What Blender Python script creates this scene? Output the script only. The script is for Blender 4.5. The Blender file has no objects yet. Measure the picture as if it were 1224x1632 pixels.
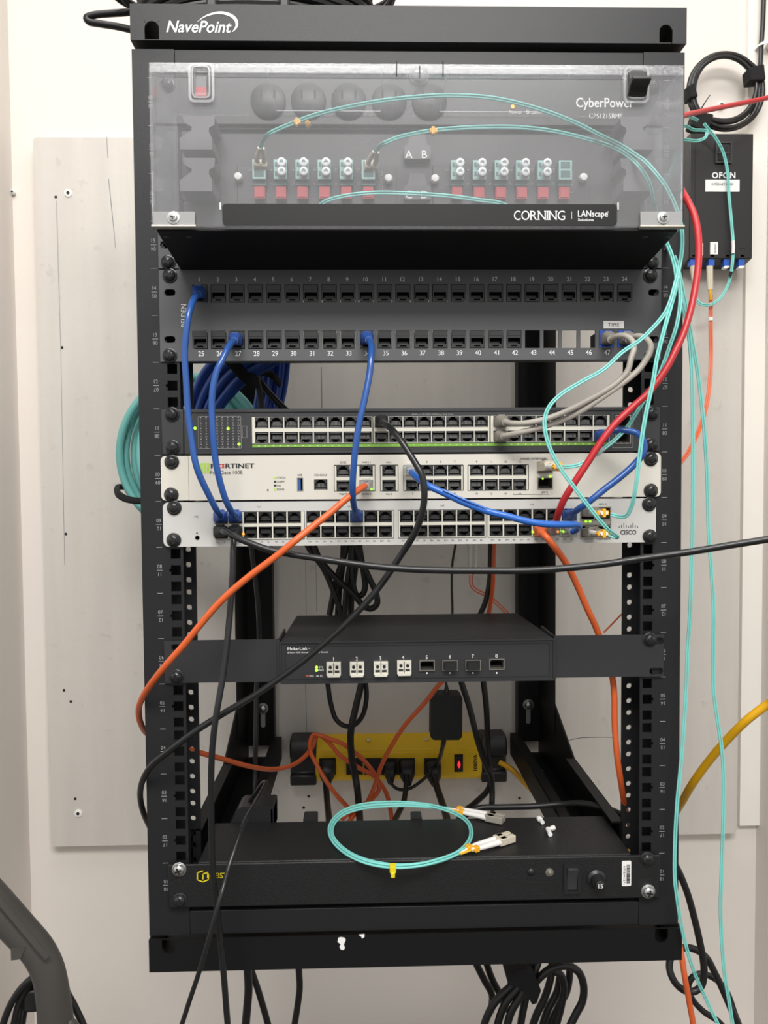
import bpy, math, random
from mathutils import Vector, Matrix
random.seed(7)
SC = bpy.context.scene
COL = SC.collection
Z0 = 1.45                      # height of the rack's middle above the floor
PI = math.pi

# ------------------------------------------------------------------ camera
CAM = Vector((-.04729, -.74728, .01785 + Z0))
PITCH, YAW, ROLL, FPX = .03995, .02492, -.00764, 1226.0
cp, sp, cy_, sy_ = math.cos(PITCH), math.sin(PITCH), math.cos(YAW), math.sin(YAW)
FW = Vector((sy_*cp, cy_*cp, -sp)); R0 = Vector((cy_, -sy_, 0)); U0 = R0.cross(FW)
RR = R0*math.cos(ROLL) + U0*math.sin(ROLL)
UU = U0*math.cos(ROLL) - R0*math.sin(ROLL)
cd = bpy.data.cameras.new('camera'); cam = bpy.data.objects.new('camera', cd); COL.objects.link(cam)
cd.sensor_fit = 'VERTICAL'; cd.sensor_height = 24.0; cd.lens = FPX/1632*24.0
cd.clip_start = .01; cd.clip_end = 50
m = Matrix((RR, UU, -FW)).transposed().to_4x4(); m.translation = CAM
cam.matrix_world = m
SC.camera = cam
def A(px, py, Y):              # the point at depth Y seen at photo pixel (px, py)
    d = FW + RR*((px-612)/FPX) - UU*((py-816)/FPX)
    return CAM + d*((Y-CAM.y)/d.y)
def AZ(px, py, z):             # the same on a horizontal plane z
    d = FW + RR*((px-612)/FPX) - UU*((py-816)/FPX)
    return CAM + d*((z-CAM.z)/d.z)
def X(px, Y=0, py=816): return A(px, py, Y).x
def Zp(py, Y=0, px=640): return A(px, py, Y).z

# ------------------------------------------------------------------ light
SC.view_settings.view_transform = 'Standard'; SC.view_settings.look = 'None'
SC.view_settings.gamma = 1; SC.view_settings.use_curve_mapping = False
SC.view_settings.exposure = 0.36
W = bpy.data.worlds.new('room_light'); SC.world = W; W.use_nodes = True
wn = W.node_tree; bg = wn.nodes['Background']; bg.inputs[1].default_value = .74
wt = wn.nodes.new('ShaderNodeTexCoord'); ws = wn.nodes.new('ShaderNodeSeparateXYZ'); wm = wn.nodes.new('ShaderNodeMapRange'); wx = wn.nodes.new('ShaderNodeMix'); wx.data_type = 'RGBA'
wm.inputs[1].default_value = -.28; wm.inputs[2].default_value = .12      # dim floor below, bright room above
wx.inputs[6].default_value = (.16, .15, .14, 1); wx.inputs[7].default_value = (1.0, .985, .965, 1)
wn.links.new(wt.outputs['Generated'], ws.inputs[0]); wn.links.new(ws.outputs['Z'], wm.inputs[0]); wn.links.new(wm.outputs[0], wx.inputs[0]); wn.links.new(wx.outputs[2], bg.inputs[0])
def area(name, loc, rot, sx, sy, power, color=(1, .985, .96)):
    l = bpy.data.lights.new(name, 'AREA'); l.shape = 'RECTANGLE'; l.size = sx; l.size_y = sy
    l.energy = power; l.color = color
    o = bpy.data.objects.new(name, l); COL.objects.link(o); o.location = loc; o.rotation_euler = rot
    return o
area('ceiling_lamp', (.0, -1.35, 2.70), (math.radians(12), 0, 0), 1.3, .6, 42)
area('ceiling_lamp', (0, -.22, 2.70), (0, 0, 0), 1.3, .5, 9.5)  # unseen overhead fill, added to brighten the board behind the empty slot

# ------------------------------------------------------------------ materials
def lin(v): v /= 255.0; return v/12.92 if v <= .04045 else ((v+.055)/1.055)**2.4
def C(r, g, b): return (lin(r), lin(g), lin(b), 1)
def mat(name, col, rough=.5, metal=0, spec=.5, bump=0, bscale=400, var=0, vscale=8, emit=None, estr=0):
    M_ = bpy.data.materials.new(name); M_.use_nodes = True
    nt = M_.node_tree; b = nt.nodes['Principled BSDF']
    b.inputs['Base Color'].default_value = col; b.inputs['Roughness'].default_value = rough
    b.inputs['Metallic'].default_value = metal; b.inputs['Specular IOR Level'].default_value = spec
    tc = nt.nodes.new('ShaderNodeTexCoord')
    if bump:
        n = nt.nodes.new('ShaderNodeTexNoise'); n.inputs['Scale'].default_value = bscale; n.inputs['Detail'].default_value = 3
        bp = nt.nodes.new('ShaderNodeBump'); bp.inputs['Strength'].default_value = bump; bp.inputs['Distance'].default_value = .001
        nt.links.new(tc.outputs['Object'], n.inputs['Vector']); nt.links.new(n.outputs['Fac'], bp.inputs['Height'])
        nt.links.new(bp.outputs['Normal'], b.inputs['Normal'])
    if var:
        n = nt.nodes.new('ShaderNodeTexNoise'); n.inputs['Scale'].default_value = vscale; n.inputs['Detail'].default_value = 5
        mx = nt.nodes.new('ShaderNodeMix'); mx.data_type = 'RGBA'
        lo = [c*(1-var) for c in col[:3]]+[1]; hi = [min(1, c*(1+var)) for c in col[:3]]+[1]
        mx.inputs[6].default_value = lo; mx.inputs[7].default_value = hi
        nt.links.new(tc.outputs['Object'], n.inputs['Vector']); nt.links.new(n.outputs['Fac'], mx.inputs[0])
        nt.links.new(mx.outputs[2], b.inputs['Base Color'])
    if emit:
        b.inputs['Emission Color'].default_value = emit; b.inputs['Emission Strength'].default_value = estr
    return M_
def clear_mat(name, tint, haze, rough, hazecol=(.8, .8, .82, 1), nscale=9, spread=.25):
    M_ = bpy.data.materials.new(name); M_.use_nodes = True
    nt = M_.node_tree; nt.nodes.clear()
    out = nt.nodes.new('ShaderNodeOutputMaterial')
    tr = nt.nodes.new('ShaderNodeBsdfTransparent'); tr.inputs[0].default_value = tint
    df = nt.nodes.new('ShaderNodeBsdfDiffuse'); df.inputs[0].default_value = hazecol
    gl = nt.nodes.new('ShaderNodeBsdfGlossy'); gl.inputs['Roughness'].default_value = rough
    ge = nt.nodes.new('ShaderNodeNewGeometry'); dt = nt.nodes.new('ShaderNodeVectorMath'); dt.operation = 'DOT_PRODUCT'
    nt.links.new(ge.outputs['Incoming'], dt.inputs[0]); nt.links.new(ge.outputs['Normal'], dt.inputs[1]); prev = dt.outputs['Value']
    for op, i, val in (('ABSOLUTE', 0, None), ('SUBTRACT', 1, 1.0), ('POWER', 0, 5.0), ('MULTIPLY_ADD', 0, .96)):
        lw = nt.nodes.new('ShaderNodeMath'); lw.operation = op; nt.links.new(prev, lw.inputs[i])
        if op == 'SUBTRACT': lw.inputs[0].default_value = val
        elif val is not None: lw.inputs[1].default_value = val
        if op == 'MULTIPLY_ADD': lw.inputs[2].default_value = .04
        prev = lw.outputs[0]
    m1 = nt.nodes.new('ShaderNodeMixShader'); m2 = nt.nodes.new('ShaderNodeMixShader')
    tc = nt.nodes.new('ShaderNodeTexCoord'); n = nt.nodes.new('ShaderNodeTexNoise')
    n.inputs['Scale'].default_value = nscale; n.inputs['Detail'].default_value = 6
    mr = nt.nodes.new('ShaderNodeMapRange'); mr.inputs[3].default_value = haze*(1-spread); mr.inputs[4].default_value = haze*(1+spread); mr.inputs[1].default_value = .3; mr.inputs[2].default_value = .7
    nt.links.new(tc.outputs['Object'], n.inputs['Vector']); nt.links.new(n.outputs['Fac'], mr.inputs[0])
    nt.links.new(mr.outputs[0], m1.inputs[0]); nt.links.new(tr.outputs[0], m1.inputs[1]); nt.links.new(df.outputs[0], m1.inputs[2])
    nt.links.new(lw.outputs[0], m2.inputs[0]); nt.links.new(m1.outputs[0], m2.inputs[1]); nt.links.new(gl.outputs[0], m2.inputs[2])
    nt.links.new(m2.outputs[0], out.inputs[0])
    return M_
M = {
 'wall': mat('painted_wall', C(229, 222, 214), .75, var=.02, vscale=2, bump=.08, bscale=250),
 'side': mat('painted_side_wall', C(222, 215, 208), .75, var=.02, vscale=2),
 'trim': mat('white_trim', C(240, 236, 228), .5),
 'ceil': mat('ceiling_paint', C(240, 238, 232), .9),
 'floor': mat('floor_vinyl', C(80, 75, 70), .5, var=.08),
 'rack': mat('black_powder_coat', C(33, 33, 35), .42, spec=.35, bump=.12, bscale=1400),
 'rackdark': mat('black_painted_steel', C(17, 17, 18), .5, spec=.3),
 'black': mat('black_plastic', C(31, 31, 32), .4),
 'blackmatte': mat('matte_black_plastic', C(26, 26, 27), .6),
 'dark': mat('port_dark_plastic', C(52, 52, 53), .5),
 'guide': mat('guide_plastic', C(86, 85, 86), .4),
 'hole': mat('dark_cavity_plastic', C(20, 20, 20), .7),
 'panel': mat('patch_panel_steel', C(82, 83, 85), .45, bump=.05, bscale=1500),
 'jack': mat('jack_plastic', C(44, 45, 46), .35),
 'contact': mat('contact_grey', C(112, 112, 110), .4),
 'switch': mat('dark_grey_steel', C(52, 52, 54), .42),
 'mok': mat('charcoal_steel', C(44, 44, 46), .45, bump=.05, bscale=1500),
 'geist': mat('black_textured_steel', C(24, 24, 25), .42, bump=.5, bscale=1100),
 'cream': mat('cream_painted_steel', C(214, 210, 199), .4),
 'silver': mat('pale_grey_steel', C(200, 199, 195), .4),
 'field': mat('white_port_field', C(214, 211, 197), .45),
 'green': mat('green_strip', C(120, 170, 60), .5),
 'white': mat('white_print', C(228, 228, 228), .6),
 'grey': mat('grey_print', C(150, 150, 150), .6),
 'ink': mat('black_print', C(45, 45, 48), .6),
 'redink': mat('red_print', C(200, 40, 45), .6),
 'limeink': mat('lime_print', C(175, 215, 80), .6),
 'yelink': mat('yellow_print', C(225, 205, 20), .6),
 'label': mat('white_label', C(236, 235, 232), .6),
 'steel': mat('bright_steel', C(200, 200, 198), .3, metal=.9),
 'cage': mat('cage_steel', C(170, 165, 155), .35, metal=.8),
 'screw': mat('black_screw', C(40, 40, 41), .22),
 'recess': mat('screw_recess', C(14, 14, 14), .6),
 'blue': mat('blue_cable_jacket', C(44, 86, 156), .25),
 'bluelight': mat('bright_blue_jacket', C(48, 104, 190), .28),
 'boot': mat('blue_boot', C(42, 80, 155), .4),
 'bundle': mat('dark_blue_jacket', C(58, 94, 182), .3),
 'aqua': mat('aqua_jacket', C(126, 206, 198), .4),
 'aquathick': mat('aqua_cable_jacket', C(112, 182, 176), .5),
 'orange': mat('orange_jacket', C(216, 98, 48), .4),
 'orangefiber': mat('orange_fiber', C(225, 110, 70), .4),
 'red': mat('red_jacket', C(186, 42, 48), .38),
 'greyc': mat('grey_jacket', C(178, 172, 162), .45),
 'greyboot': mat('grey_boot', C(140, 135, 126), .5),
 'cable': mat('black_cable_jacket', C(28, 28, 29), .30),
 'cord': mat('black_power_cord', C(24, 24, 25), .42),
 'yellow': mat('yellow_jacket', C(222, 165, 20), .4),
 'stripy': mat('yellow_aluminium', C(240, 196, 26), .35),
 'velcro': mat('black_hook_and_loop', C(20, 20, 22), .9, bump=.6, bscale=900),
 'board': None,
 'clearplug': clear_mat('clear_plug_plastic', (.95, .95, .93, 1), .35, .1),
 'cover': clear_mat('clear_cover_plastic', (.985, .985, .99, 1), .068, .06),  # white haze in the colour stands in for the room's reflection
 'coverhaze': clear_mat('scuffed_clear_plastic', (.96, .96, .965, 1), .12, .12),  # haze of the sides at a grazing view, painted as extra white
 'lip': clear_mat('speckled_clear_edge', (.93, .93, .94, 1), .16, .25, nscale=420, spread=.9),  # pale speckle painted for the lamp's reflection along the lip
 'inner': mat('inner_black_plastic', C(58, 57, 58), .45),
 'frost': clear_mat('frosted_plastic', (.9, .9, .9, 1), .28, .15),
 'beige': mat('beige_connector', C(205, 195, 175), .4),
 'greyconn': mat('grey_connector', C(150, 144, 134), .4),
 'lcwhite': mat('white_boot', C(232, 230, 226), .45),
 'lcgold': mat('orange_clip', C(240, 175, 40), .4),
 'teal': mat('pale_teal_adapter', C(150, 190, 185), .4),
 'tealdark': mat('teal_adapter', C(70, 105, 102), .45),
 'dustcap': mat('clear_white_cap', C(238, 242, 242), .35),
 'redcap': mat('red_shutter', C(190, 52, 60), .45),
 'lcblue': mat('blue_adapter', C(40, 90, 185), .4),
 'handle': mat('grey_handle_plastic', C(74, 71, 68), .45),
 'usb': mat('usb_blue', C(50, 90, 150), .4),
 'gled': mat('green_led', C(150, 220, 60), .4, emit=C(160, 240, 60), estr=1.2),
 'rdim': mat('red_rocker', C(150, 24, 30), .3, emit=C(220, 30, 36), estr=.25),
 'rled': mat('red_lamp', C(230, 40, 40), .4, emit=C(255, 40, 45), estr=1.6),
 'oled': mat('amber_led', C(240, 150, 40), .4, emit=C(255, 160, 40), estr=1.2),
}
def board_mat():
    M_ = bpy.data.materials.new('grey_painted_plywood'); M_.use_nodes = True
    nt = M_.node_tree; b = nt.nodes['Principled BSDF']; b.inputs['Roughness'].default_value = .5
    tc = nt.nodes.new('ShaderNodeTexCoord'); mp = nt.nodes.new('ShaderNodeMapping'); mp.inputs['Scale'].default_value = (14, 14, 1.2)
    n = nt.nodes.new('ShaderNodeTexNoise'); n.inputs['Scale'].default_value = 2.2; n.inputs['Detail'].default_value = 8
    n2 = nt.nodes.new('ShaderNodeTexNoise'); n2.inputs['Scale'].default_value = 45; n2.inputs['Detail'].default_value = 4
    mx = nt.nodes.new('ShaderNodeMix'); mx.data_type = 'RGBA'
    mx.inputs[6].default_value = C(196, 191, 183); mx.inputs[7].default_value = C(216, 210, 203)
    mx2 = nt.nodes.new('ShaderNodeMix'); mx2.data_type = 'RGBA'; mx2.inputs[7].default_value = C(172, 168, 160)
    rp = nt.nodes.new('ShaderNodeMapRange'); rp.inputs[1].default_value = .66; rp.inputs[2].default_value = .78; rp.inputs[4].default_value = .5
    L = nt.links.new
    L(tc.outputs['Object'], mp.inputs['Vector']); L(mp.outputs[0], n.inputs['Vector']); L(n.outputs['Fac'], mx.inputs[0])
    L(tc.outputs['Object'], n2.inputs['Vector']); L(n2.outputs['Fac'], rp.inputs[0]); L(rp.outputs[0], mx2.inputs[0])
    L(mx.outputs[2], mx2.inputs[6]); L(mx2.outputs[2], b.inputs['Base Color'])
    bp = nt.nodes.new('ShaderNodeBump'); bp.inputs['Strength'].default_value = .25; bp.inputs['Distance'].default_value = .002
    L(n2.outputs['Fac'], bp.inputs['Height']); L(bp.outputs[0], b.inputs['Normal'])
    return M_
M['board'] = board_mat()

# ------------------------------------------------------------------ mesh helpers
_tc = {}
def text_geo(s, shear=0, bold=0, spacing=1):
    k = (s, shear, bold, spacing)
    if k not in _tc:
        cu = bpy.data.curves.new('lettering', 'FONT'); cu.body = s; cu.size = 1; cu.shear = shear; cu.offset = bold
        cu.resolution_u = 3; cu.space_character = spacing
        o = bpy.data.objects.new('lettering', cu)
        me = bpy.data.meshes.new_from_object(o)
        v = [(p.co.x, p.co.y) for p in me.vertices]; f = [tuple(q.vertices) for q in me.polygons]
        bpy.data.objects.remove(o); bpy.data.meshes.remove(me); bpy.data.curves.remove(cu)
        _tc[k] = (v, f)
    return _tc[k]
class MB:
    def __init__(s): s.v = []; s.f = []; s.m = []; s.s = []
    def add(s, vs, fs, m=0, smooth=False):
        b = len(s.v); s.v += [tuple(v) for v in vs]
        for f in fs: s.f.append(tuple(b+i for i in f)); s.m.append(m); s.s.append(smooth)
    def box(s, x0, x1, y0, y1, z0, z1, m=0):
        v = [(x, y, z) for x in (x0, x1) for y in (y0, y1) for z in (z0, z1)]
        s.add(v, [(0, 1, 3, 2), (4, 6, 7, 5), (0, 4, 5, 1), (2, 3, 7, 6), (0, 2, 6, 4), (1, 5, 7, 3)], m)
    def prism(s, pts, y0, y1, m=0, smooth=False):        # pts (x, z), extruded along y
        n = len(pts); v = [(x, y0, z) for x, z in pts]+[(x, y1, z) for x, z in pts]
        s.add(v, [tuple(range(n)), tuple(range(2*n-1, n-1, -1))], m)
        s.add(v, [(i, n+i, n+(i+1) % n, (i+1) % n) for i in range(n)], m, smooth)
    def prism_x(s, pts, x0, x1, m=0):                    # pts (y, z), extruded along x
        n = len(pts); v = [(x0, y, z) for y, z in pts]+[(x1, y, z) for y, z in pts]
        s.add(v, [tuple(range(n)), tuple(range(2*n-1, n-1, -1))]+[(i, n+i, n+(i+1) % n, (i+1) % n) for i in range(n)], m)
    def loft(s, rings, m=0, cap=True, smooth=True, closed=False):
        n = len(rings[0]); v = [p for r in rings for p in r]; k = len(rings)
        f = []
        for a in range(k if closed else k-1):
            b = (a+1) % k
            f += [(a*n+i, a*n+(i+1) % n, b*n+(i+1) % n, b*n+i) for i in range(n)]
        s.add(v, f, m, smooth)
        if cap and not closed:
            s.add(rings[0], [tuple(range(n))[::-1]], m); s.add(rings[-1], [tuple(range(n))], m)
    def lathe(s, c, axis, prof, n=16, m=0):              # prof [(t along axis, radius)]
        ax = Vector(axis).normalized(); u = ax.orthogonal().normalized(); w = ax.cross(u); c = Vector(c)
        s.loft([[c+ax*t+(u*math.cos(2*PI*i/n)+w*math.sin(2*PI*i/n))*r for i in range(n)] for t, r in prof], m)
    def cyl(s, c, axis, r, h, n=16, m=0): s.lathe(c, axis, [(0, r), (h, r)], n, m)
    def tube(s, pts, r, n=10, m=0, sub=8, flat=1.0, closed=False, raw=False):
        P = pts if raw else smooth(pts, sub, closed)
        rings = []; k = len(P)
        u = None
        for i in range(k):
            if closed: t = P[(i+1) % k]-P[i-1]
            else: t = P[min(i+1, k-1)]-P[max(i-1, 0)]
            if t.length < 1e-9: t = Vector((0, 0, 1))
            t.normalize()
            if u is None: u = t.orthogonal().normalized()
            else:
                u = u-t*u.dot(t)
                u = u.normalized() if u.length > 1e-6 else t.orthogonal().normalized()
            w = t.cross(u)
            rr = r(i/(k-1)) if callable(r) else r
            rings.append([P[i]+(u*math.cos(2*PI*j/n)+w*math.sin(2*PI*j/n)*flat)*rr for j in range(n)])
        s.loft(rings, m, True, True, closed)
    def plate(s, x0, x1, z0, z1, y0, y1, holes=(), m=0, N=16, corner=0, back=True):
        """a sheet in the xz plane with holes (hx0,hx1,hz0,hz1,shape); shape None = square, 'o' = round or slot, 'n' = slot open at the top, 'u' = open below"""
        def uq(v):
            v = sorted(v); o = [v[0]]
            for a in v[1:]:
                if a-o[-1] > 1e-7: o.append(a)
            return o
        xs = uq([x0, x1]+[h for q in holes for h in q[:2]]); zs = uq([z0, z1]+[h for q in holes for h in q[2:4]])
        def inside(cx, cz):
            for q in holes:
                if q[0]-1e-7 < cx < q[1]+1e-7 and q[2]-1e-7 < cz < q[3]+1e-7: return q
            return None
        nx, nz = len(xs)-1, len(zs)-1
        g = [[inside((xs[i]+xs[i+1])/2, (zs[j]+zs[j+1])/2) for j in range(nz)] for i in range(nx)]
        for i in range(nx):
            for j in range(nz):
                if g[i][j] is not None: continue
                a, b, c, d = xs[i], xs[i+1], zs[j], zs[j+1]
                s.add([(a, y0, c), (b, y0, c), (b, y0, d), (a, y0, d)], [(0, 1, 2, 3)], m)
                if back: s.add([(a, y1, c), (b, y1, c), (b, y1, d), (a, y1, d)], [(3, 2, 1, 0)], m)
                def gap(p, q): return not (0 <= p < nx and 0 <= q < nz) or (g[p][q] is not None and g[p][q][4] is None)
                if gap(i-1, j): s.add([(a, y0, c), (a, y0, d), (a, y1, d), (a, y1, c)], [(0, 1, 2, 3)], m)
                if gap(i+1, j): s.add([(b, y0, c), (b, y1, c), (b, y1, d), (b, y0, d)], [(0, 1, 2, 3)], m)
                if gap(i, j-1): s.add([(a, y0, c), (a, y1, c), (b, y1, c), (b, y0, c)], [(0, 1, 2, 3)], m)
                if gap(i, j+1): s.add([(a, y0, d), (b, y0, d), (b, y1, d), (a, y1, d)], [(0, 1, 2, 3)], m)
        for q in holes:
            if q[4] is None: continue
            hx0, hx1, hz0, hz1, sh = q; cx, cz = (hx0+hx1)/2, (hz0+hz1)/2; hw, hh = (hx1-hx0)/2, (hz1-hz0)/2
            r = min(hw, hh)*.98; inn = []; out = []
            for k in range(N*2):
                t = 2*PI*k/(N*2)+PI/(N*2)*0; co, si = math.cos(t), math.sin(t)
                e = min(hw/abs(co) if abs(co) > 1e-9 else 1e9, hh/abs(si) if abs(si) > 1e-9 else 1e9)
                out.append((cx+co*e, cz+si*e))
                ix = co*r+(hw-r)*(1 if co > 1e-6 else -1 if co < -1e-6 else 0); iz = si*r+(hh-r)*(1 if si > 1e-6 else -1 if si < -1e-6 else 0)
                if sh == 'n' and si > 0: ix, iz = (r if co > 0 else -r) if abs(co) > 1e-6 else 0, hh
                if sh == 'u' and si < 0: ix, iz = (r if co > 0 else -r) if abs(co) > 1e-6 else 0, -hh
                inn.append((cx+ix, cz+iz))
            k2 = N*2
            for y, fl in ((y0, 0), (y1, 1)):
                v = [(x, y, z) for x, z in inn]+[(x, y, z) for x, z in out]
                f = [(i, (i+1) % k2, k2+(i+1) % k2, k2+i) for i in range(k2)]
                s.add(v, [p[::-1] if not fl else p for p in f], m)
            s.add([(x, y0, z) for x, z in inn]+[(x, y1, z) for x, z in inn], [(i, (i+1) % k2, k2+(i+1) % k2, k2+i) for i in range(k2)], m, True)
    def text(s, t, x0, x1, z0, z1, y, m=0, shear=0, bold=0, rot=0, uniform=False, spacing=1):
        """lettering fitted into the box x0..x1, z0..z1 on the plane y; rot in quarter turns counter-clockwise"""
        v, f = text_geo(t, shear, bold, spacing)
        if not v: return
        ax, bx = min(p[0] for p in v), max(p[0] for p in v); az, bz = min(p[1] for p in v), max(p[1] for p in v)
        o = []
        for p in v:
            a, b = (p[0]-ax)/max(bx-ax, 1e-6), (p[1]-az)/max(bz-az, 1e-6)
            for _ in range(rot): a, b = 1-b, a
            o.append((x0+(x1-x0)*a, y, z0+(z1-z0)*b))
        s.add(o, f, m)
    def num(s, t, cx, cz, h, y, m=0, bold=0, rot=0, squash=1.0):
        """lettering with capital height h centred at cx, cz"""
        v, f = text_geo(t, 0, bold)
        ax, bx = min(p[0] for p in v), max(p[0] for p in v); k = h/.70
        o = []
        for p in v:
            a, b = (p[0]-(ax+bx)/2)*k*squash, (p[1]-.35)*k
            for _ in range(rot): a, b = -b, a
            o.append((cx+a, y, cz+b))
        s.add(o, f, m)
def smooth(pts, sub=8, closed=False):
    P = [Vector(p) for p in pts]; n = len(P)
    if n < 3: return P
    out = []
    for i in range(n if closed else n-1):
        p1, p2 = P[i], P[(i+1) % n]
        p0 = P[i-1] if (i > 0 or closed) else p1*2-p2
        p3 = P[(i+2) % n] if (i+2 < n or closed) else p2*2-p1
        d1 = max((p1-p0).length, 1e-6)**.5; d2 = max((p2-p1).length, 1e-6)**.5; d3 = max((p3-p2).length, 1e-6)**.5
        m1 = (p1-p0)/d1-(p2-p0)/(d1+d2)+(p2-p1)/d2; m2 = (p2-p1)/d2-(p3-p1)/(d2+d3)+(p3-p2)/d3
        m1 *= d2; m2 *= d2
        for k in range(sub):
            t = k/sub; t2, t3 = t*t, t*t*t
            out.append(p1*(2*t3-3*t2+1)+m1*(t3-2*t2+t)+p2*(-2*t3+3*t2)+m2*(t3-t2))
    if not closed: out.append(P[-1])
    return out
WL = {}
def link(o, loc, parent):
    COL.objects.link(o); WL[o.name] = Vector(loc)
    if parent is not None:
        o.parent = parent; o.location = Vector(loc)-WL[parent.name]
    else: o.location = loc
def tag(o, label=None, cat=None, group=None, kind=None):
    if label: o['label'] = label
    if cat: o['category'] = cat
    if group: o['group'] = group
    if kind: o['kind'] = kind
    return o
def obj(name, mb, mats, parent=None, bevel=0, loc=None, label=None, cat=None, group=None, kind=None, seg=2):
    if not isinstance(mats, (list, tuple)): mats = [mats]
    xs = [v[0] for v in mb.v]; ys = [v[1] for v in mb.v]; zs = [v[2] for v in mb.v]
    if loc is None: loc = Vector(((min(xs)+max(xs))/2, (min(ys)+max(ys))/2, min(zs)))
    me = bpy.data.meshes.new(name)
    me.from_pydata([(v[0]-loc[0], v[1]-loc[1], v[2]-loc[2]) for v in mb.v], [], mb.f)
    for k in mats: me.materials.append(M[k])
    me.polygons.foreach_set('material_index', mb.m); me.polygons.foreach_set('use_smooth', mb.s)
    me.set_sharp_from_angle(angle=math.radians(42))
    o = bpy.data.objects.new(name, me); link(o, loc, parent)
    if bevel:
        b = o.modifiers.new('edge', 'BEVEL'); b.width = bevel; b.segments = seg; b.limit_method = 'ANGLE'; b.angle_limit = math.radians(50)
    return tag(o, label, cat, group, kind)
def thing(name, label, cat, loc, group=None):
    o = bpy.data.objects.new(name, None); o.empty_display_size = .02; link(o, Vector(loc), None)
    return tag(o, label, cat, group)
def clone(o, at, parent=None, rot=None):
    c = o.copy(); link(c, at, parent)
    if rot is not None: c.rotation_euler = rot
    for k in list(o.children):
        clone(k, WL[k.name]-WL[o.name]+Vector(at), c)
    return c
def rr_poly(x0, x1, z0, z1, r, n=5):                    # rounded rectangle outline
    o = []
    for cx, cz, a in ((x1-r, z1-r, 0), (x0+r, z1-r, 90), (x0+r, z0+r, 180), (x1-r, z0+r, 270)):
        for k in range(n+1):
            t = math.radians(a+90*k/n); o.append((cx+r*math.cos(t), cz+r*math.sin(t)))
    return o
def ring_poly(mb, x0, x1, z0, z1, r, w, y0, y1, m=0):   # rounded rectangular frame of width w
    a = rr_poly(x0, x1, z0, z1, r); b = rr_poly(x0+w, x1-w, z0+w, z1-w, max(r-w, .0002))
    mb.loft([[(x, y0, z) for x, z in a], [(x, y0, z) for x, z in b], [(x, y1, z) for x, z in b], [(x, y1, z) for x, z in a]], m, False, False, True)

# ------------------------------------------------------------------ the setting
def struct(name, mb, mt): return obj(name, mb, mt, kind='structure')
mb = MB(); mb.box(-1.4, 1.4, .46, .56, 0, 2.75); struct('wall_back', mb, 'wall')
mb = MB(); mb.box(-.70, -.581, .15, .46, 0, 2.75); struct('wall_left', mb, 'side')
mb = MB(); mb.box(.581, .70, .15, .46, 0, 2.75); struct('wall_right', mb, 'side')
mb = MB(); mb.box(-2.2, 2.2, -1.9, .56, -.1, 0); struct('floor', mb, 'floor')
mb = MB(); mb.box(-2.2, 2.2, -1.9, .56, 2.75, 2.85); struct('ceiling', mb, 'ceil')
mb = MB(); mb.box(.549, .581, .450, .46, Zp(1316, .45, 1190), 2.75); struct('trim_1', mb, 'trim')
# grey painted board on the wall behind the rack
bz0, bz1 = Z0-.546, Z0+.537
board = thing('backboard', 'large grey painted plywood board fixed to the wall behind the rack', 'board', (0, .45, bz0))
mb = MB(); mb.prism(rr_poly(-.5397, .539, bz0, bz1, .006), .44, .4598); obj('plywood_sheet', mb, 'board', board, bevel=.0012)
for px0, py0, px1, py1, w in ((170, 218, 172, 252, .0006), (173, 285, 182, 372, .0007), (182, 372, 184, 396, .0005), (90, 320, 97, 560, .0005), (97, 560, 103, 900, .0004), (512, 585, 513, 650, .0009), (487, 885, 488, 980, .0006), (503, 860, 505, 975, .0005), (487, 1090, 489, 1175, .0006)):
    a, b = A(px0, py0, .4398), A(px1, py1, .4398); mb = MB(); mb.add([(a.x-w, .4398, a.z), (a.x+w, .4398, a.z), (b.x+w, .4398, b.z), (b.x-w, .4398, b.z)], [(0, 1, 2, 3)]); obj('grain_crack', mb, 'grey', board, label='thin dark crack in the paint')
for px_, py_ in ((109, 308), (125, 1296)):
    mb = MB(); p = A(px_, py_, .44); mb.lathe((p.x, .44, p.z), (0, -1, 0), [(0, .0062), (.0012, .006), (.002, .004), (.0022, .0001)], 16, 0)
    mb.lathe((p.x, .4378, p.z), (0, -1, 0), [(0, .0026), (.0003, .0022)], 10, 1); obj('screw', mb, ['label', 'recess'], board)
for px_, py_ in ((89, 314), (120, 1273), (105, 851), (113, 1118), (484, 1287), (492, 1269), (828, 1272), (102, 1100), (1092, 1272), (99, 554)):
    mb = MB(); p = A(px_, py_, .44); mb.lathe((p.x, .4397, p.z), (0, -1, 0), [(0, .0022), (.0002, .0018)], 10); obj('nail_hole', mb, 'recess', board)
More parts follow.
